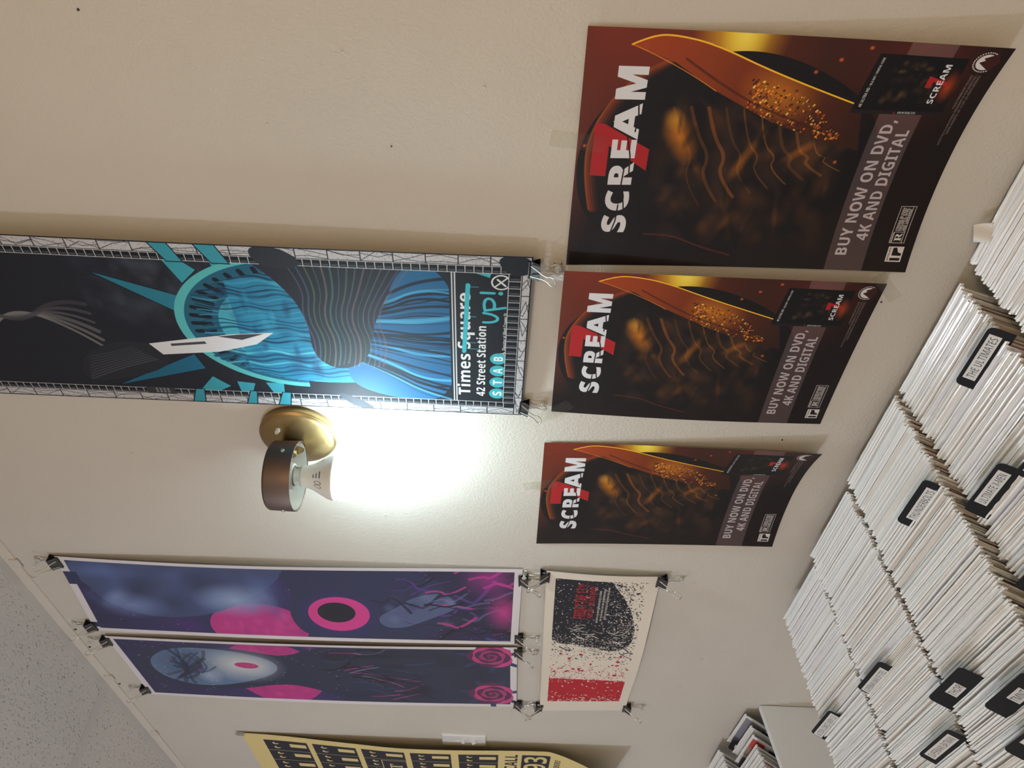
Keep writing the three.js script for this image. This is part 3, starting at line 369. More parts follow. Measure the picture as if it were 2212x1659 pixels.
// ------------------------------------------------------------------ posters and prints on the wall
const filmGroup = 'dark orange film posters in a row';
const curl = (cl, cr, base = 0.003, p = 1.6) => (s, t) => base + (s < 0.5 ? cl : cr) * Math.pow(Math.abs(2 * s - 1), 2) * Math.pow(t, p);
sheet('film_poster', 'dark orange film poster nearest the viewer, largest in the row of three', 'poster', [[-0.577, 1.4205], [-0.2945, 1.4215], [-0.291, 1.0255], [-0.553, 1.025]], curl(0.02, 0.022), filmMat, filmGroup);
sheet('film_poster', 'middle dark orange film poster of three, its right edge lifting off the wall', 'poster', [[-0.843, 1.4212], [-0.5715, 1.4232], [-0.575, 1.036], [-0.847, 1.0275]], (s, t) => 0.003 + 0.019 * s * s * (1 - 0.25 * t) + 0.004 * Math.sin(Math.PI * t) * (1 - s), filmMat, filmGroup);
sheet('film_poster', 'dark orange film poster farthest along the wall, its lower corners curling out', 'poster', [[-1.197, 1.4252], [-0.9145, 1.427], [-0.889, 1.0165], [-1.152, 1.019]], curl(0.016, 0.022, 0.003, 1.4), filmMat, filmGroup);
sheet('station_poster', 'tall black and teal station poster hung by binder clips beside the lamp', 'poster', [[-0.846, 2.362], [-0.549, 2.362], [-0.556, 1.4605], [-0.848, 1.4645]], (s, t) => 0.008 + 0.010 * s + 0.004 * Math.sin(3.1 * t) * s + 0.006 * s * sst(0.85, 1, t) * (1 - s), stationMat, null, 30, 90);
sheet('night_print', 'tall blue and purple print with a pink oval, left of the lamp', 'poster', [[-1.604, 2.358], [-1.302, 2.327], [-1.286, 1.446], [-1.592, 1.446]], (s, t) => 0.006 + 0.006 * Math.pow(2 * s - 1, 2) * Math.sin(Math.PI * t) + 0.003 * Math.sin(5 * t) * s, nightMats[0], null, 26, 90);
sheet('night_print', 'tall blue and pink print with two roses at its foot', 'poster', [[-1.944, 2.342], [-1.63, 2.348], [-1.606, 1.446], [-1.93, 1.437]], (s, t) => 0.006 + 0.007 * Math.pow(2 * s - 1, 2) * Math.sin(Math.PI * t), nightMats[1], null, 26, 90);
sheet('splatter_print', 'wide cream print with red and black splatter under the tall prints', 'poster', [[-1.942, 1.3795], [-1.278, 1.402], [-1.283, 1.188], [-1.918, 1.1715]], (s, t) => 0.009 + 0.014 * sst(0.05, 0.5, s) * sst(1.0, 0.55, s) * t * t + 0.004 * Math.sin(Math.PI * t) * s, splatMat, null, 60, 24);
{
  const edge = (y) => { const t = 2.174 - y; return 0.004 + 0.02 * sst(0.0, 0.42, t) + 0.004 * sst(0.3, 0.47, t) - 0.007 * sst(0.5, 0.82, t) + 0.075 * Math.pow(clamp((t - 0.83) / 0.186), 1.3); };
  sheet('yellow_poster', 'large yellow poster of dark blue panels, its near edge bowed off the wall', 'poster', [[-2.873, 2.174], [-2.187, 2.174], [-2.187, 1.158], [-2.873, 1.158]], (s, t) => 0.005 + (edge(2.174 - 1.016 * t) - 0.004) * Math.pow(s, 2.2), yellowMat, null, 60, 90);
}
// ------------------------------------------------------------------ tape
const tapeMat = phy([0.98, 0.98, 0.96], 0.22, { transmission: 1, thickness: 0, ior: 1.25, clearcoat: 0.3 });
function tape(label, x, y, w, h, a, zf) {
  const g = sheetGeo([-w / 2, h / 2], [w / 2, h / 2], [w / 2, -h / 2], [-w / 2, -h / 2], zf, 10, 6, 0.0001);
  const m = new THREE.Mesh(g, tapeMat); m.name = numbered('clear_tape'); m.position.set(x, y, 0); m.rotation.z = a; m.castShadow = m.receiveShadow = true; scene.add(m); tag(m, label, 'tape');
}
tape('strip of clear tape over the top edge of the nearest film poster', -0.413, 1.42, 0.019, 0.06, -0.1, () => 0.0046);
tape('strip of clear tape on the top left corner of the middle film poster', -0.842, 1.418, 0.02, 0.06, 0.7, () => 0.0048);
tape('strip of clear tape over the top edge of the farthest film poster', -1.02, 1.428, 0.02, 0.055, 0.25, () => 0.0046);
tape('strip of clear tape on the lower right corner of the middle film poster', -0.577, 1.037, 0.016, 0.05, -0.8, () => 0.0215);
// crumpled end that has come away
{
  const m = new THREE.Mesh(sheetGeo([-0.016, 0.011], [0.011, 0.014], [0.009, -0.006], [-0.014, -0.013], (s, t) => 0.004 + 0.02 * s * s + 0.007 * Math.abs(Math.sin(7 * s + 4 * t)) * (1 - t), 10, 8, 0.0002), phy([0.9, 0.9, 0.88], 0.35, { transmission: 0.35, thickness: 0 }));
  m.name = numbered('clear_tape'); m.position.set(-0.583, 1.4335, 0.004); m.castShadow = m.receiveShadow = true; scene.add(m); tag(m, 'crumpled milky piece of tape between the nearest and middle film posters', 'tape');
}
// ------------------------------------------------------------------ binder clips and push pins
const clipBlack = phy([0.012, 0.012, 0.014], 0.35, { clearcoat: 0.6, clearcoatRoughness: 0.3 }), wire = std([0.72, 0.7, 0.66], 0.22, { metalness: 1 });
const clipGeo = (() => {
  const w = 0.025, h = 0.0125, sp = 0.0062, parts = [];
  for (const s of [-1, 1]) { const p = box(w, Math.hypot(h, sp), 0.0005); p.rotateX(s * Math.atan2(sp, h)); p.translate(0, h / 2 - 0.004, s * sp / 2); parts.push(p); const lip = new THREE.CylinderGeometry(0.0011, 0.0011, w, 8); lip.rotateZ(Math.PI / 2); lip.translate(0, -0.0042, s * 0.0011); parts.push(lip); }
  parts.push(box(w, 0.0006, sp * 2, 0, h - 0.004, 0)); return mergeGeometries(parts.map((g) => g.index ? g.toNonIndexed() : g));
})();
function handleGeo(s, open) {                              // a wire loop hinged at the mouth of the clip
  const a = open, p = (x, l) => [x, -0.003 + l * Math.cos(a), s * (0.0022 + l * Math.sin(a))];
  return tube([p(-0.0075, 0.001), p(-0.006, 0.008), p(-0.0032, 0.02), p(-0.0038, 0.026), p(-0.0062, 0.031), p(-0.0048, 0.0355), p(0, 0.0368), p(0.0048, 0.0355), p(0.0062, 0.031), p(0.0038, 0.026), p(0.0032, 0.02), p(0.006, 0.008), p(0.0075, 0.001)], 0.00075, 40);
}
const hFront = handleGeo(1, 0.62), hBack = handleGeo(-1, 0.1);
const pinGeo = lathe([[0, 0.0135], [0.0042, 0.0133], [0.0049, 0.0122], [0.0044, 0.0112], [0.0027, 0.0095], [0.0025, 0.006], [0.0034, 0.004], [0.0052, 0.0033], [0.0052, 0.0024], [0.0006, 0.002], [0.0005, -0.003], [0, -0.004]], 18); pinGeo.rotateX(Math.PI / 2);
const pinMat = phy([0.95, 0.96, 0.96], 0.08, { transmission: 0.85, thickness: 0.004, ior: 1.5 });
function clip(where, x, y, z, up, size = 1.32) {
  const t = thing('binder_clip', `black binder clip on the ${where}`, 'binder clip', [x, y, z]);
  part('body', clipGeo, clipBlack, t); part('handle', hFront, wire, t); part('handle', hBack, wire, t);
  t.scale.setScalar(size); if (!up) t.rotation.z = Math.PI; t.rotation.z += rr(-0.08, 0.08);
  const q = thing('push_pin', `clear push pin by the clip on the ${where}`, 'push pin', [x + rr(-0.003, 0.003), y + (up ? 0.031 : -0.031) * size, 0]);
  part('head', pinGeo, pinMat, q);
}
const C1 = 'pink oval print', C2 = 'rose print', C3 = 'red splatter print', C4 = 'teal station poster';
clip(`lower right corner of the ${C4}`, -0.575, 1.461, 0.018, false, 1); clip(`lower left corner of the ${C4}`, -0.83, 1.4635, 0.0095, false, 1);
clip(`upper right corner of the ${C4}`, -0.568, 2.362, 0.018, true, 1); clip(`upper left corner of the ${C4}`, -0.828, 2.362, 0.0095, true, 1);
clip(`upper right corner of the ${C1}`, -1.322, 2.329, 0.0075, true); clip(`upper left corner of the ${C1}`, -1.584, 2.356, 0.0075, true);
clip(`lower right corner of the ${C1}`, -1.322, 1.446, 0.0075, false); clip(`lower left corner of the ${C1}`, -1.565, 1.446, 0.0075, false);
clip(`upper right corner of the ${C2}`, -1.655, 2.348, 0.0075, true); clip(`upper left corner of the ${C2}`, -1.915, 2.343, 0.0075, true);
clip(`lower right corner of the ${C2}`, -1.63, 1.445, 0.0075, false); clip(`lower left corner of the ${C2}`, -1.918, 1.4375, 0.0075, false);
clip(`upper right corner of the ${C3}`, -1.30, 1.4015, 0.01, true); clip(`upper left corner of the ${C3}`, -1.922, 1.38, 0.01, true);
clip(`lower right corner of the ${C3}`, -1.30, 1.1875, 0.0105, false); clip(`lower left corner of the ${C3}`, -1.905, 1.172, 0.0105, false);
{ const t = thing('alligator_clip', 'small metal clip on the top near corner of the yellow poster', 'clip', [-2.192, 2.172, 0.006]); part('jaw', mergeGeometries([box(0.012, 0.02, 0.002, 0, 0.004, 0.002), box(0.012, 0.02, 0.002, 0, 0.004, -0.002)]), wire, t); part('spring', new THREE.TorusGeometry(0.004, 0.0012, 6, 14).translate(0, 0.014, 0), wire, t); }

// ------------------------------------------------------------------ wall lamp
{
  const L = thing('wall_lamp', 'brass wall lamp with an open cup, bare, above the film posters', 'wall lamp', [-0.915, 1.801, 0]);
  const scratch = dataTex(256, (u, v) => 0.5 + 0.5 * (nC(u * 0.05, v) - 0.5), 1);
  const brass = phy([0.36, 0.255, 0.12], 0.42, { metalness: 1, roughnessMap: dataTex(128, (u, v) => { const k = 0.8 + 0.3 * pB(u, v); return [k, k, k]; }), anisotropy: 0.5 });
  const bronze = phy([0.17, 0.125, 0.11], 0.45, { metalness: 1, anisotropy: 0.4 });
  const enamel = phy([0.78, 0.78, 0.75], 0.35, { clearcoat: 0.4 });
  const can = lathe([[0, 0.036], [0.010, 0.0358], [0.013, 0.034], [0.03, 0.0265], [0.05, 0.0170], [0.0545, 0.0155], [0.0548, 0.0135], [0.0575, 0.012], [0.0582, 0.0105], [0.0582, 0.0], [0.05, 0]], 64); can.rotateX(Math.PI / 2);
  const cn = part('canopy', can, brass, L);
  const nut = lathe([[0, 0.009], [0.0026, 0.0085], [0.0036, 0.006], [0.0036, 0.0], [0.002, -0.001]], 16); nut.rotateX(Math.PI / 2); nut.translate(0.030, 0.022, 0.0225); part('nut', nut, enamel, cn);
  
  const armG = new THREE.CylinderGeometry(0.008, 0.009, 0.016, 20); armG.rotateX(Math.PI / 2); armG.translate(-0.002, 0.004, 0.036); part('arm', armG, brass, L);
  const cup = lathe([[0.008, 0.021], [0.044, 0.0208], [0.0485, 0.0195], [0.0505, 0.0165], [0.0515, -0.0195], [0.0502, -0.0197], [0.0496, -0.018], [0.0488, 0.0155], [0.046, 0.018], [0.008, 0.0185]], 64); cup.translate(-0.003, 0.0035, 0.082);
  const cu = part('cup', cup, bronze, L);
  const lin = lathe([[0.0, 0.0175], [0.0455, 0.0172], [0.0482, 0.0145], [0.0492, -0.0185], [0.0486, -0.0185], [0.0474, 0.0135], [0.045, 0.0155], [0.0, 0.0158]], 64); lin.translate(-0.003, 0.0035, 0.082); part('lining', lin, enamel, cu);
  for (const a of [0.5, 2.6, 4.7]) { const s = lathe([[0, 0.0026], [0.002, 0.0023], [0.003, 0.0012], [0.003, -0.002]], 14); s.rotateZ(-Math.PI / 2); s.translate(0.051, 0, 0); s.rotateY(-a + 0.6); s.translate(-0.003, 0.0035 - 0.004, 0.082); part('screw', s, wire, cu); }
  const sock = lathe([[0, 0.015], [0.0195, 0.015], [0.0195, -0.012], [0.017, -0.0135], [0.0145, -0.0135], [0.0145, 0.0]], 32); sock.translate(-0.003, 0.0035, 0.082); part('socket', sock, phy([0.72, 0.72, 0.7], 0.45), L);
  const B = thing('light_bulb', 'lit white bulb hanging from the cup of the wall lamp', 'light bulb', [BULB.x, BULB.y, BULB.z + 0.002]);
  const [mk, mc] = canvas(512, 128); mc.fillStyle = 'rgb(226,226,222)'; mc.fillRect(0, 0, 512, 128); mc.strokeStyle = mc.fillStyle = 'rgb(96,104,128)'; mc.lineWidth = 2;
  for (let i = 0; i < 4; i++) { const o = 30 + i * 128; mc.beginPath(); mc.arc(o, 50, 8, 0, TAU); mc.moveTo(o + 26, 50); mc.arc(o + 18, 50, 8, 0, TAU); mc.stroke(); for (let j = 0; j < 3; j++) mc.fillRect(o + 40, 44 + j * 8, 30 - j * 6, 3); }
  const hs = lathe([[0.0325, 0.018], [0.0335, 0.0205], [0.0318, 0.027], [0.0262, 0.0375], [0.0205, 0.0475], [0.0172, 0.056], [0.0158, 0.064], [0.0155, 0.068], [0.0, 0.0685]].reverse(), 48);
  part('housing', hs, phy([1, 1, 1], 0.5, { map: canvasTex(mk) }), B);
  part('screw_base', lathe([[0.013, 0.066], [0.0135, 0.07], [0.0125, 0.0725], [0.0135, 0.075], [0.0125, 0.0775], [0.0135, 0.08], [0.0125, 0.0825], [0.011, 0.086], [0, 0.088]].reverse(), 28), wire, B);
  const dome = []; for (let i = 0; i <= 18; i++) { const a = -Math.PI / 2 + (Math.PI / 2 + 0.56) * i / 18; dome.push([Math.cos(a) * 0.0343 + (i ? 0 : 0), Math.sin(a) * 0.0343]); } dome[0][0] = 0;
  part('dome', lathe(dome, 48), std([0.95, 0.95, 0.93], 0.4, { emissive: BULB.colour, emissiveIntensity: 6 }), B);
  const l = new THREE.PointLight(BULB.colour, BULB.cd, 0, 2); l.position.set(BULB.x, BULB.y, BULB.z + 0.002); l.castShadow = true; l.shadow.radius = 1.5; scene.add(l);
}
// ------------------------------------------------------------------ switch plate
{
  const t = thing('wall_plate', 'white wall switch plate beside the bowed edge of the yellow poster', 'switch plate', [-2.174, 1.511, 0]);
  const W = 0.072, H = 0.119, sh = new THREE.Shape(); sh.moveTo(-W / 2 + 0.004, -H / 2 + 0.004); sh.lineTo(W / 2 - 0.004, -H / 2 + 0.004); sh.lineTo(W / 2 - 0.004, H / 2 - 0.004); sh.lineTo(-W / 2 + 0.004, H / 2 - 0.004); sh.closePath();
  const hole = new THREE.Path(); hole.moveTo(-0.006, -0.005); hole.lineTo(0.006, -0.005); hole.absarc(0, 0.024, 0.006, 0, Math.PI); hole.closePath(); sh.holes.push(hole);
  const h2 = new THREE.Path(); h2.moveTo(-0.005, -0.034); h2.lineTo(0.005, -0.034); h2.lineTo(0.005, -0.012); h2.lineTo(-0.005, -0.012); h2.closePath(); sh.holes.push(h2);
  const g = new THREE.ExtrudeGeometry(sh, { depth: 0.003, bevelEnabled: true, bevelThickness: 0.004, bevelSize: 0.004, bevelSegments: 3, bevelOffset: 0 }); g.translate(0, H / 2, 0.0);
  const m = phy([0.8, 0.79, 0.77], 0.35, { clearcoat: 0.4 }); part('plate', g, m, t); part('backing', box(0.05, 0.09, 0.002, 0, H / 2, 0.0015), std([0.35, 0.34, 0.32], 0.6), t);
  part('slider', new RoundedBoxGeometry(0.008, 0.009, 0.012, 2, 0.0015).translate(0, H / 2 + 0.002, 0.008), m, t); part('toggle', new RoundedBoxGeometry(0.007, 0.012, 0.012, 2, 0.002).rotateX(0.5).translate(0, H / 2 - 0.026, 0.009), m, t);
}

// ------------------------------------------------------------------ comic rack: a sloped counter with five columns of bagged comics leaning on the wall
const SL = 0.11, PHI = Math.atan(SL), CW = 0.183, CH = 0.262, LEAN = 0.52;
const topY = (y0, z, sl = SL) => y0 - sl * (z - 0.03);
{
  const R = thing('comic_rack', 'sloped white counter under the rows of bagged comics', 'rack', [-0.86, 0, 0]);
  const white = std([0.74, 0.73, 0.71], 0.5), W = 1.12, g = box(W, 0.02, 0.78); g.rotateX(PHI); g.translate(0, 0.722 - SL * 0.25 - 0.012, 0.4);
  part('shelf', g, white, R);
  for (const x of [-0.365, -0.174, 0.02, 0.222]) { const p = box(0.004, 0.1, 0.7); p.rotateX(PHI); p.translate(x - 0.012, 0.745 - SL * 0.25, 0.44); part('partition', p, white, R); }
  const lip = box(W, 0.09, 0.018, 0, 0.69, 0.79); part('front_lip', lip, white, R);
  for (const x of [-W / 2 + 0.02, W / 2 - 0.02]) part('side_panel', box(0.018, 0.62, 0.7, x, 0.31, 0.4), white, R);
}
const boards = [[0.69, 0.63, 0.57], [0.72, 0.675, 0.63], [0.76, 0.735, 0.71], [0.715, 0.73, 0.735], [0.69, 0.66, 0.69], [0.635, 0.57, 0.50], [0.79, 0.775, 0.77]];
const filmBump = dataTex(256, (u, v) => 0.5 * noiseF1(u, v) + 0.5 * noiseF2(u, v), 1);
function noiseF1(u, v) { return nD(u, v * 0.5); } function noiseF2(u, v) { return pB(u * 0.6, v); }
const boardMats = boards.map((c) => phy(c, 0.5, { clearcoat: 0.85, clearcoatRoughness: 0.14, clearcoatNormalScale: new THREE.Vector2(1, 1), bumpMap: filmBump, bumpScale: 0.0007 }));
const pageMats = [[0.72, 0.68, 0.6], [0.66, 0.6, 0.5], [0.76, 0.74, 0.7]].map((c) => std(c, 0.85));
const coverMats = [[0.02, 0.02, 0.024], [0.05, 0.012, 0.016], [0.02, 0.03, 0.07], [0.22, 0.04, 0.045], [0.3, 0.27, 0.22], [0.42, 0.38, 0.32], [0.05, 0.08, 0.06], [0.5, 0.46, 0.4], [0.1, 0.09, 0.09], [0.34, 0.3, 0.25], [0.55, 0.52, 0.47]].map((c) => phy(c, 0.5, { clearcoat: 0.5, clearcoatRoughness: 0.25 }));
const sleeveMat = phy([0.97, 0.965, 0.95], 0.14, { transmission: 0.12, thickness: 0, ior: 1.45, clearcoat: 1, clearcoatRoughness: 0.1 });
const boardGeos = [], pagesGeos = [], coverGeos = [], sleeveGeos = [];
for (let i = 0; i < 6; i++) {
  const w = CW * rr(0.965, 0.985), bow = rr(-0.0022, 0.0022), b = new THREE.BoxGeometry(w, CH, 0.0007, 10, 2, 1), p = b.attributes.position; b.translate(0, CH / 2, 0);
  for (let k = 0; k < p.count; k++) p.setZ(k, p.getZ(k) + bow * (1 - Math.pow(2 * p.getX(k) / w, 2)) * (p.getY(k) / CH)); b.computeVertexNormals(); boardGeos.push(b);
  const pw = w - 0.0015, ph = CH - 0.007; pagesGeos.push(box(pw, ph, 0.0013, 0, ph / 2, -0.0012));
  coverGeos.push(mergeGeometries([box(pw + 0.001, ph + 0.0004, 0.00025, 0, ph / 2, -0.00198), box(0.0004, ph + 0.0004, 0.0016, pw / 2 + 0.0004, ph / 2, -0.0012)]));
  // the sleeve: a thin film flap folded over the top edge, wavy
  const n = 24, m = 7, pos = [], idx = [], ph1 = rnd() * 9, ph2 = rnd() * 9, f1 = rr(3, 7), f2 = rr(9, 16);
  for (let a = 0; a <= n; a++) for (let q = 0; q <= m; q++) {
    const x = (a / n - 0.5) * (CW + 0.003), ang = Math.PI * (q - 2) / 3, wv = 0.00016 * Math.sin(f1 * a / n * 3 + ph1) + 0.00014 * Math.sin(f2 * a / n * 4 + ph2);
    let y, z; if (q <= 1) { y = CH - 0.0014 * (1 - q * 0.6); z = 0.0006 + wv * 0.4; } else if (q >= m - 1) { y = CH - 0.004 + (m - q) * 0.003; z = -0.0012; } else { y = CH + 0.0004 + Math.sin(ang) * 0.0005 + wv; z = -0.0001 + Math.cos(ang) * 0.00055 + wv * 0.6; }
    pos.push(x, y, z);
  }
  for (let a = 0; a < n; a++) for (let q = 0; q < m; q++) { const A = a * (m + 1) + q, B2 = A + 1, D = A + m + 1, E2 = D + 1; idx.push(A, D, B2, B2, D, E2); }
  const sg = new THREE.BufferGeometry(); sg.setAttribute('position', new THREE.Float32BufferAttribute(pos, 3)); sg.setIndex(idx); sg.computeVertexNormals(); sg.setAttribute('uv', new THREE.Float32BufferAttribute(new Float32Array(pos.length / 3 * 2), 2)); sleeveGeos.push(sg);
}
function comic(label, group, x, yTop, zTop, lean, roll, kind = {}) {
 
  const y = yTop - CH * Math.cos(lean), z = zTop + CH * Math.sin(lean);
  const t = thing('bagged_comic', label, 'comic book', [x, y, z], group);
  t.rotation.set(-lean, kind.yaw ?? 0, roll); const v = kind.v ?? Math.floor(rnd() * 6);
  part('backing_board', boardGeos[v], kind.board ?? pick(boardMats), t); part('pages', pagesGeos[v], kind.page ?? pick(pageMats), t); part('cover', coverGeos[v], kind.cover ?? pick(coverMats), t);
  part('plastic_sleeve', sleeveGeos[v], sleeveMat, t); return t;
}
// black divider cards with a rounded tab and a printed label
const dividerMat = phy([0.01, 0.009, 0.01], 0.6, { specularIntensity: 0.4 });
function labelTex(str) { const [k, c] = canvas(512, 96); c.fillStyle = 'rgb(222,220,218)'; c.fillRect(0, 0, 512, 96); c.fillStyle = 'rgb(24,22,24)'; c.font = '100px sans-serif'; fitText(c, str, 22, 490, 78, 58, SANS, ''); const t = canvasTex(k); return t; }
function divider(label, x0, x1, yTop, zTop, text, lx0, lx1, lo = 0.004, tabH = 0.024, cx) {
  const w = x1 - x0, xm = (x0 + x1) / 2, lean = LEAN, Hh = 0.266, y = yTop - Hh * Math.cos(lean), z = zTop + Hh * Math.sin(lean);
  const t = thing('divider_card', label, 'divider card', [xm, y, z]); t.rotation.x = -lean;
  const off = (cx ?? xm) - xm, cw = 0.17, r = 0.008, s = new THREE.Shape(); s.moveTo(off - cw / 2, 0); s.lineTo(off + cw / 2, 0); s.lineTo(off + cw / 2, Hh - tabH - 0.004); s.lineTo(w / 2, Hh - tabH - 0.004); s.lineTo(w / 2, Hh - r); s.quadraticCurveTo(w / 2, Hh, w / 2 - r, Hh); s.lineTo(-w / 2 + r, Hh); s.quadraticCurveTo(-w / 2, Hh, -w / 2, Hh - r); s.lineTo(-w / 2, Hh - tabH - 0.004); s.lineTo(off - cw / 2, Hh - tabH - 0.004); s.closePath();
  part('card', new THREE.ExtrudeGeometry(s, { depth: 0.0008, bevelEnabled: false }), dividerMat, t);
  if (text) { const lw = (lx1 - lx0) * w, lh = 0.0135, g = new RoundedBoxGeometry(lw, lh, 0.0003, 1, 0.0001); const p = g.attributes.position, uv = g.attributes.uv; for (let i = 0; i < p.count; i++) uv.setXY(i, p.getX(i) / lw + 0.5, p.getY(i) / lh + 0.5); g.translate(-w / 2 + (lx0 + lx1) / 2 * w, Hh - lo - lh / 2, 0.0011); part('label', g, std([0.9, 0.9, 0.9], 0.45, { map: labelTex(text) }), t).userData.label = 'white printed label strip'; }
  return t;
}
const COLS = [
  { x: -0.449, y0: 0.950, sl: 0.12, z0: 0.012, z1: 0.2, w: 'rightmost column' },
  { x: -0.663, y0: 0.951, sl: 0.14, z0: 0.022, z1: 0.40, w: 'second column from the right' },
  { x: -0.854, y0: 0.961, sl: 0.11, z0: 0.026, z1: 0.52, w: 'middle column' },
  { x: -1.057, y0: 0.957, sl: 0.115, z0: 0.034, z1: 0.54, w: 'second column from the left' },
  { x: -1.251, y0: 0.952, sl: 0.10, z0: 0.046, z1: 0.52, w: 'leftmost column' },
];
const DIV = [
  [], [
    { a: -0.646, b: -0.557, z: 0.110, text: 'THE ULTIMATES', l0: 0.14, l1: 0.9, h: 0.024, d: 'with a long label, farthest back in the second column from the right' },
    { a: -0.744, b: -0.655, z: 0.220, text: 'ULTIMATE X-MEN', l0: 0.22, l1: 0.88, h: 0.028, d: 'in the second column from the right, at its left side' },
    { a: -0.65, b: -0.56, z: 0.238, text: ' ', l0: 0.1, l1: 0.9, h: 0.024, d: 'half cut by the picture edge, just in front of another' },
    { a: -0.744, b: -0.65, z: 0.320, text: ' ', l0: 0.3, l1: 0.9, h: 0.024, d: 'nearest the viewer in the second column from the right' },
  ], [
    { a: -0.858, b: -0.766, z: 0.159, text: 'THUNDERBOLTS', l0: 0.16, l1: 0.88, h: 0.020, lo: 0.0075, d: 'with a long label, farthest back in the middle column' },
    { a: -0.957, b: -0.866, z: 0.357, text: 'THOR', l0: 0.34, l1: 0.64, h: 0.0275, lo: 0.0085, d: 'with a short label, at the left of the middle column' },
    { a: -0.86, b: -0.77, z: 0.404, text: 'TMNT', l0: 0.4, l1: 0.7, h: 0.0275, lo: 0.0085, d: 'with a short four letter label, right of the middle column' },
    { a: -0.864, b: -0.77, z: 0.449, text: ' ', l0: 0.3, l1: 0.7, h: 0.026, d: 'nearest the viewer in the middle column' },
  ], [
    { a: -1.142, b: -1.05, z: 0.265, text: 'SUPERMAN MAN OF STEEL', l0: 0.03, l1: 0.86, h: 0.020, lo: 0.006, d: 'farther back in the second column from the left' },
    { a: -1.049, b: -0.959, z: 0.393, text: 'SUPERMAN BATMAN', l0: 0.12, l1: 0.9, h: 0.023, d: 'nearest the viewer in the second column from the left' },
  ], [
    { a: -1.357, b: -1.26, z: 0.252, text: 'ACTION COMICS (NEW 52)', l0: 0.02, l1: 0.95, h: 0.021, lo: 0.005, d: 'in the leftmost column, overhanging its left side' },
  ],
];
camera.updateMatrixWorld(); camera.updateProjectionMatrix();
const inView = (x, y, z, m = 1.04) => { const p = new THREE.Vector3(x, y, z).project(camera); return Math.abs(p.x) < m && Math.abs(p.y) < m && p.z < 1; };
const plan = [];
COLS.forEach((C, ci) => {
  const divs = DIV[ci]; let z = C.z0, k = 0, sec = 0, after = false, batch = pick(boardMats), left = 0;
  while (z < C.z1) {
    while (sec < divs.length && z > divs[sec].z - 0.002) { const d = divs[sec]; divider(`black divider card ${d.d}`, d.a, d.b, topY(C.y0, z, C.sl) + 0.018 * (d.h / 0.024), z, d.text, d.l0, d.l1, d.lo, d.h, C.x); z += 0.0034; sec++; after = true; }
    const where = divs.length === 0 ? 'filed' : sec === 0 ? 'behind the rear divider' : sec < divs.length ? `between divider ${['', 'one and two', 'two and three', 'three and four'][sec]} from the wall` : 'in front of the last divider';
    const y = topY(C.y0, z, C.sl) + rr(-0.0026, 0.0022), x = C.x + rr(-0.0035, 0.0035);
    if (left-- <= 0) { batch = pick(boardMats); left = Math.floor(rr(1, 9)); }
    const board = k < 8 && ci > 0 ? boardMats[pick([2, 3, 6])] : rnd() < 0.72 ? batch : pick(boardMats);
    let label = `white-backed bagged comic ${where}, ${C.w}`, group = `bagged comics ${where}, ${C.w}`;
    if (k === 0) { label = `backmost bagged comic of the ${C.w}, against the wall`; group = undefined; }
    else if (after) { label = `bagged comic right in front of the black divider ${divs[sec - 1].d}`; group = undefined; if (label.split(' ').length > 16) label = `bagged comic touching the front of divider ${['one', 'two', 'three', 'four'][sec - 1]} from the wall, ${C.w}`; }
    after = false;
    if ([-0.5, 0, 0.5].some((f) => inView(C.x + f * CW, y, z))) plan.push({ x, y, z, board, label, group, yaw: rr(-0.008, 0.008), roll: rr(-0.006, 0.006), lean: LEAN + rr(-0.022, 0.022), v: Math.floor(rnd() * 6), page: pick(pageMats), cover: pick(coverMats), d: camera.position.distanceTo(new THREE.Vector3(C.x, y, z)) });
    z += rnd() < 0.05 ? rr(0.0055, 0.009) : rr(0.0028, 0.004); k++;
  }
});
plan.sort((a, b) => a.d - b.d);
// the 283 nearest are things of their own; those farther back against the wall are one stuff object (the white bin holds 17 more)
const NEAR = 283;
plan.slice(0, NEAR).sort((a, b) => a.x - b.x || a.z - b.z).forEach((p) => comic(p.label, p.group, p.x, p.y, p.z, p.lean, p.roll, p));
{
  const far = plan.slice(NEAR), solid = [], film = [], M = new THREE.Matrix4(), Q = new THREE.Quaternion();
  const put = (src, p, col) => { const g = (src.index ? src.toNonIndexed() : src.clone()); M.compose(new THREE.Vector3(p.x, p.y - CH * Math.cos(p.lean), p.z + CH * Math.sin(p.lean)), Q.setFromEuler(new THREE.Euler(-p.lean, p.yaw, p.roll)), new THREE.Vector3(1, 1, 1)); g.applyMatrix4(M); const n = g.attributes.position.count, c = new Float32Array(n * 3); for (let i = 0; i < n; i++) { c[i * 3] = col.r; c[i * 3 + 1] = col.g; c[i * 3 + 2] = col.b; } g.setAttribute('color', new THREE.BufferAttribute(c, 3)); return g; };
  const one = new THREE.Color(1, 1, 1);
  for (const p of far) { solid.push(put(boardGeos[p.v], p, p.board.color), put(pagesGeos[p.v], p, p.page.color), put(coverGeos[p.v], p, p.cover.color)); film.push(put(sleeveGeos[p.v], p, one)); }
  if (far.length) {
    const G = new THREE.Group(); G.name = 'bagged_comics_farther_back'; G.userData.kind = 'stuff'; scene.add(G); tag(G, 'dense rows of white-backed bagged comics farther back against the wall', 'comic books');
    part('comics', mergeGeometries(solid), phy([1, 1, 1], 0.5, { vertexColors: true, clearcoat: 0.6, clearcoatRoughness: 0.14 }), G); part('plastic_sleeves', mergeGeometries(film), sleeveMat, G);
  }
  console.log('comics in view', plan.length);
}
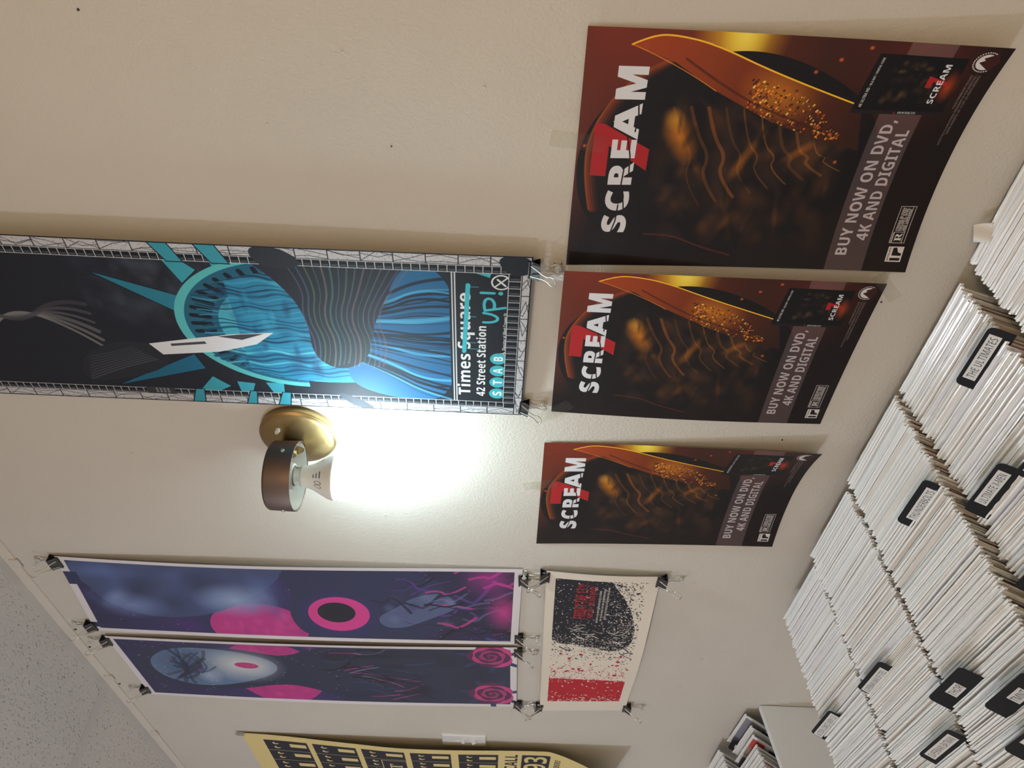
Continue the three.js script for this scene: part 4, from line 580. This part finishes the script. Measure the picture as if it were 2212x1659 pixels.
// a bent sleeve flap standing up from the rightmost column
{ const m = new THREE.Mesh(sheetGeo([-0.014, 0.012], [0.012, 0.014], [0.013, -0.012], [-0.012, -0.014], (s, t) => 0.006 * Math.sin(4 * s + 2 * t) + 0.006 * (1 - t), 8, 8, 0.0003), sleeveMat); m.name = numbered('loose_sleeve_flap'); m.position.set(-0.497, 0.957, 0.017); m.scale.setScalar(0.75); m.rotation.set(-0.4, 0.1, 0.3); m.castShadow = m.receiveShadow = true; scene.add(m); tag(m, 'loose clear flap sticking up at the back of the rightmost comic column', 'plastic flap'); }

// ------------------------------------------------------------------ the white bin farther along the wall
{
  const P = thing('display_bin', 'white painted bin with a sloped side panel, left of the comic rack', 'display bin', [-1.875, 0, 0]);
  const white = std([0.79, 0.80, 0.82], 0.42), sh = new THREE.Shape(); sh.moveTo(0, 0.0); sh.lineTo(0.75, 0.0); sh.lineTo(0.75, 0.72); sh.lineTo(0.005, 0.849); sh.lineTo(0, 0.849); sh.closePath();
  const g = new THREE.ExtrudeGeometry(sh, { depth: 0.014, bevelEnabled: true, bevelThickness: 0.001, bevelSize: 0.001, bevelSegments: 2 }); g.rotateY(-Math.PI / 2); g.translate(0.0, 0, 0.002); part('side_panel', g, white, P);
  part('back_panel', box(0.9, 0.6, 0.012, -0.47, 0.45, 0.01), white, P); const f = box(0.9, 0.015, 0.7); f.rotateX(0.17); f.translate(-0.47, 0.6, 0.36); part('shelf', f, white, P); part('front_panel', box(0.9, 0.7, 0.015, -0.47, 0.35, 0.72), white, P);
  const whiteKind = boardMats[2];
  const spots = [[-1.992, 0.884, 0.014], [-1.994, 0.874, 0.04], [-1.99, 0.872, 0.062], [-1.992, 0.868, 0.084], [-1.99, 0.868, 0.095], [-1.993, 0.865, 0.105], [-1.99, 0.862, 0.113], [-1.991, 0.86, 0.122], [-1.99, 0.86, 0.135], [-1.99, 0.858, 0.145]];
  spots.forEach(([x, y, z], i) => { const t = comic(['backmost comic in the white bin, sleeve showing grey art', 'second comic from the back in the white bin, with a barcode sticker', 'comic with a red corner in the white bin'][i] ?? 'plain white-backed comic in the right column of the white bin', i < 3 ? undefined : 'plain comics in the right column of the white bin', x, y, z, 0.58, rr(-0.015, 0.015), { board: whiteKind });
    if (i === 0) part('art_panel', box(0.15, 0.05, 0.0004, 0.005, CH - 0.032, 0.0008), phy([0.2, 0.2, 0.24], 0.4), t);
    if (i === 1) { const b = part('barcode_sticker', box(0.026, 0.017, 0.0004, 0.055, CH - 0.02, 0.0008), std([0.62, 0.58, 0.48], 0.5), t); for (let j = 0; j < 6; j++) part('bar', box(0.0017, 0.012, 0.0003, 0.046 + j * 0.0036, CH - 0.02, 0.0011), std([0.05, 0.05, 0.05], 0.6), b); }
    if (i === 2) { part('red_corner', box(0.05, 0.03, 0.0004, 0.05, CH - 0.02, 0.0008), phy([0.5, 0.05, 0.04], 0.4), t); part('brown_panel', box(0.05, 0.03, 0.0004, 0.0, CH - 0.02, 0.0008), phy([0.3, 0.2, 0.15], 0.4), t); }
  });
  [[-2.19, 0.904, 0.03], [-2.192, 0.898, 0.045], [-2.19, 0.895, 0.058], [-2.19, 0.89, 0.07], [-2.19, 0.888, 0.082]].forEach(([x, y, z], i) => comic(i ? 'plain white-backed comic in the left column of the white bin' : 'backmost comic in the left column of the white bin', i ? 'plain comics in the left column of the white bin' : undefined, x, y, z, 0.58, rr(-0.015, 0.015), { board: whiteKind }));
  divider('small black divider tab at the back of the white bin', -2.085, -2.03, 0.885, 0.028, ' ', 0.4, 0.75, 0.012, 0.04, -1.992);
  divider('small black divider tab farther forward in the white bin', -2.07, -2.01, 0.872, 0.075, ' ', 0.3, 0.7, 0.012, 0.035, -1.992);
}

// ------------------------------------------------------------------ hand over to the renderer
const renderer = new THREE.WebGLRenderer({ antialias: true });
renderer.toneMapping = THREE.LinearToneMapping; renderer.toneMappingExposure = EXPOSURE; renderer.shadowMap.enabled = true;
renderer.render(scene, camera);
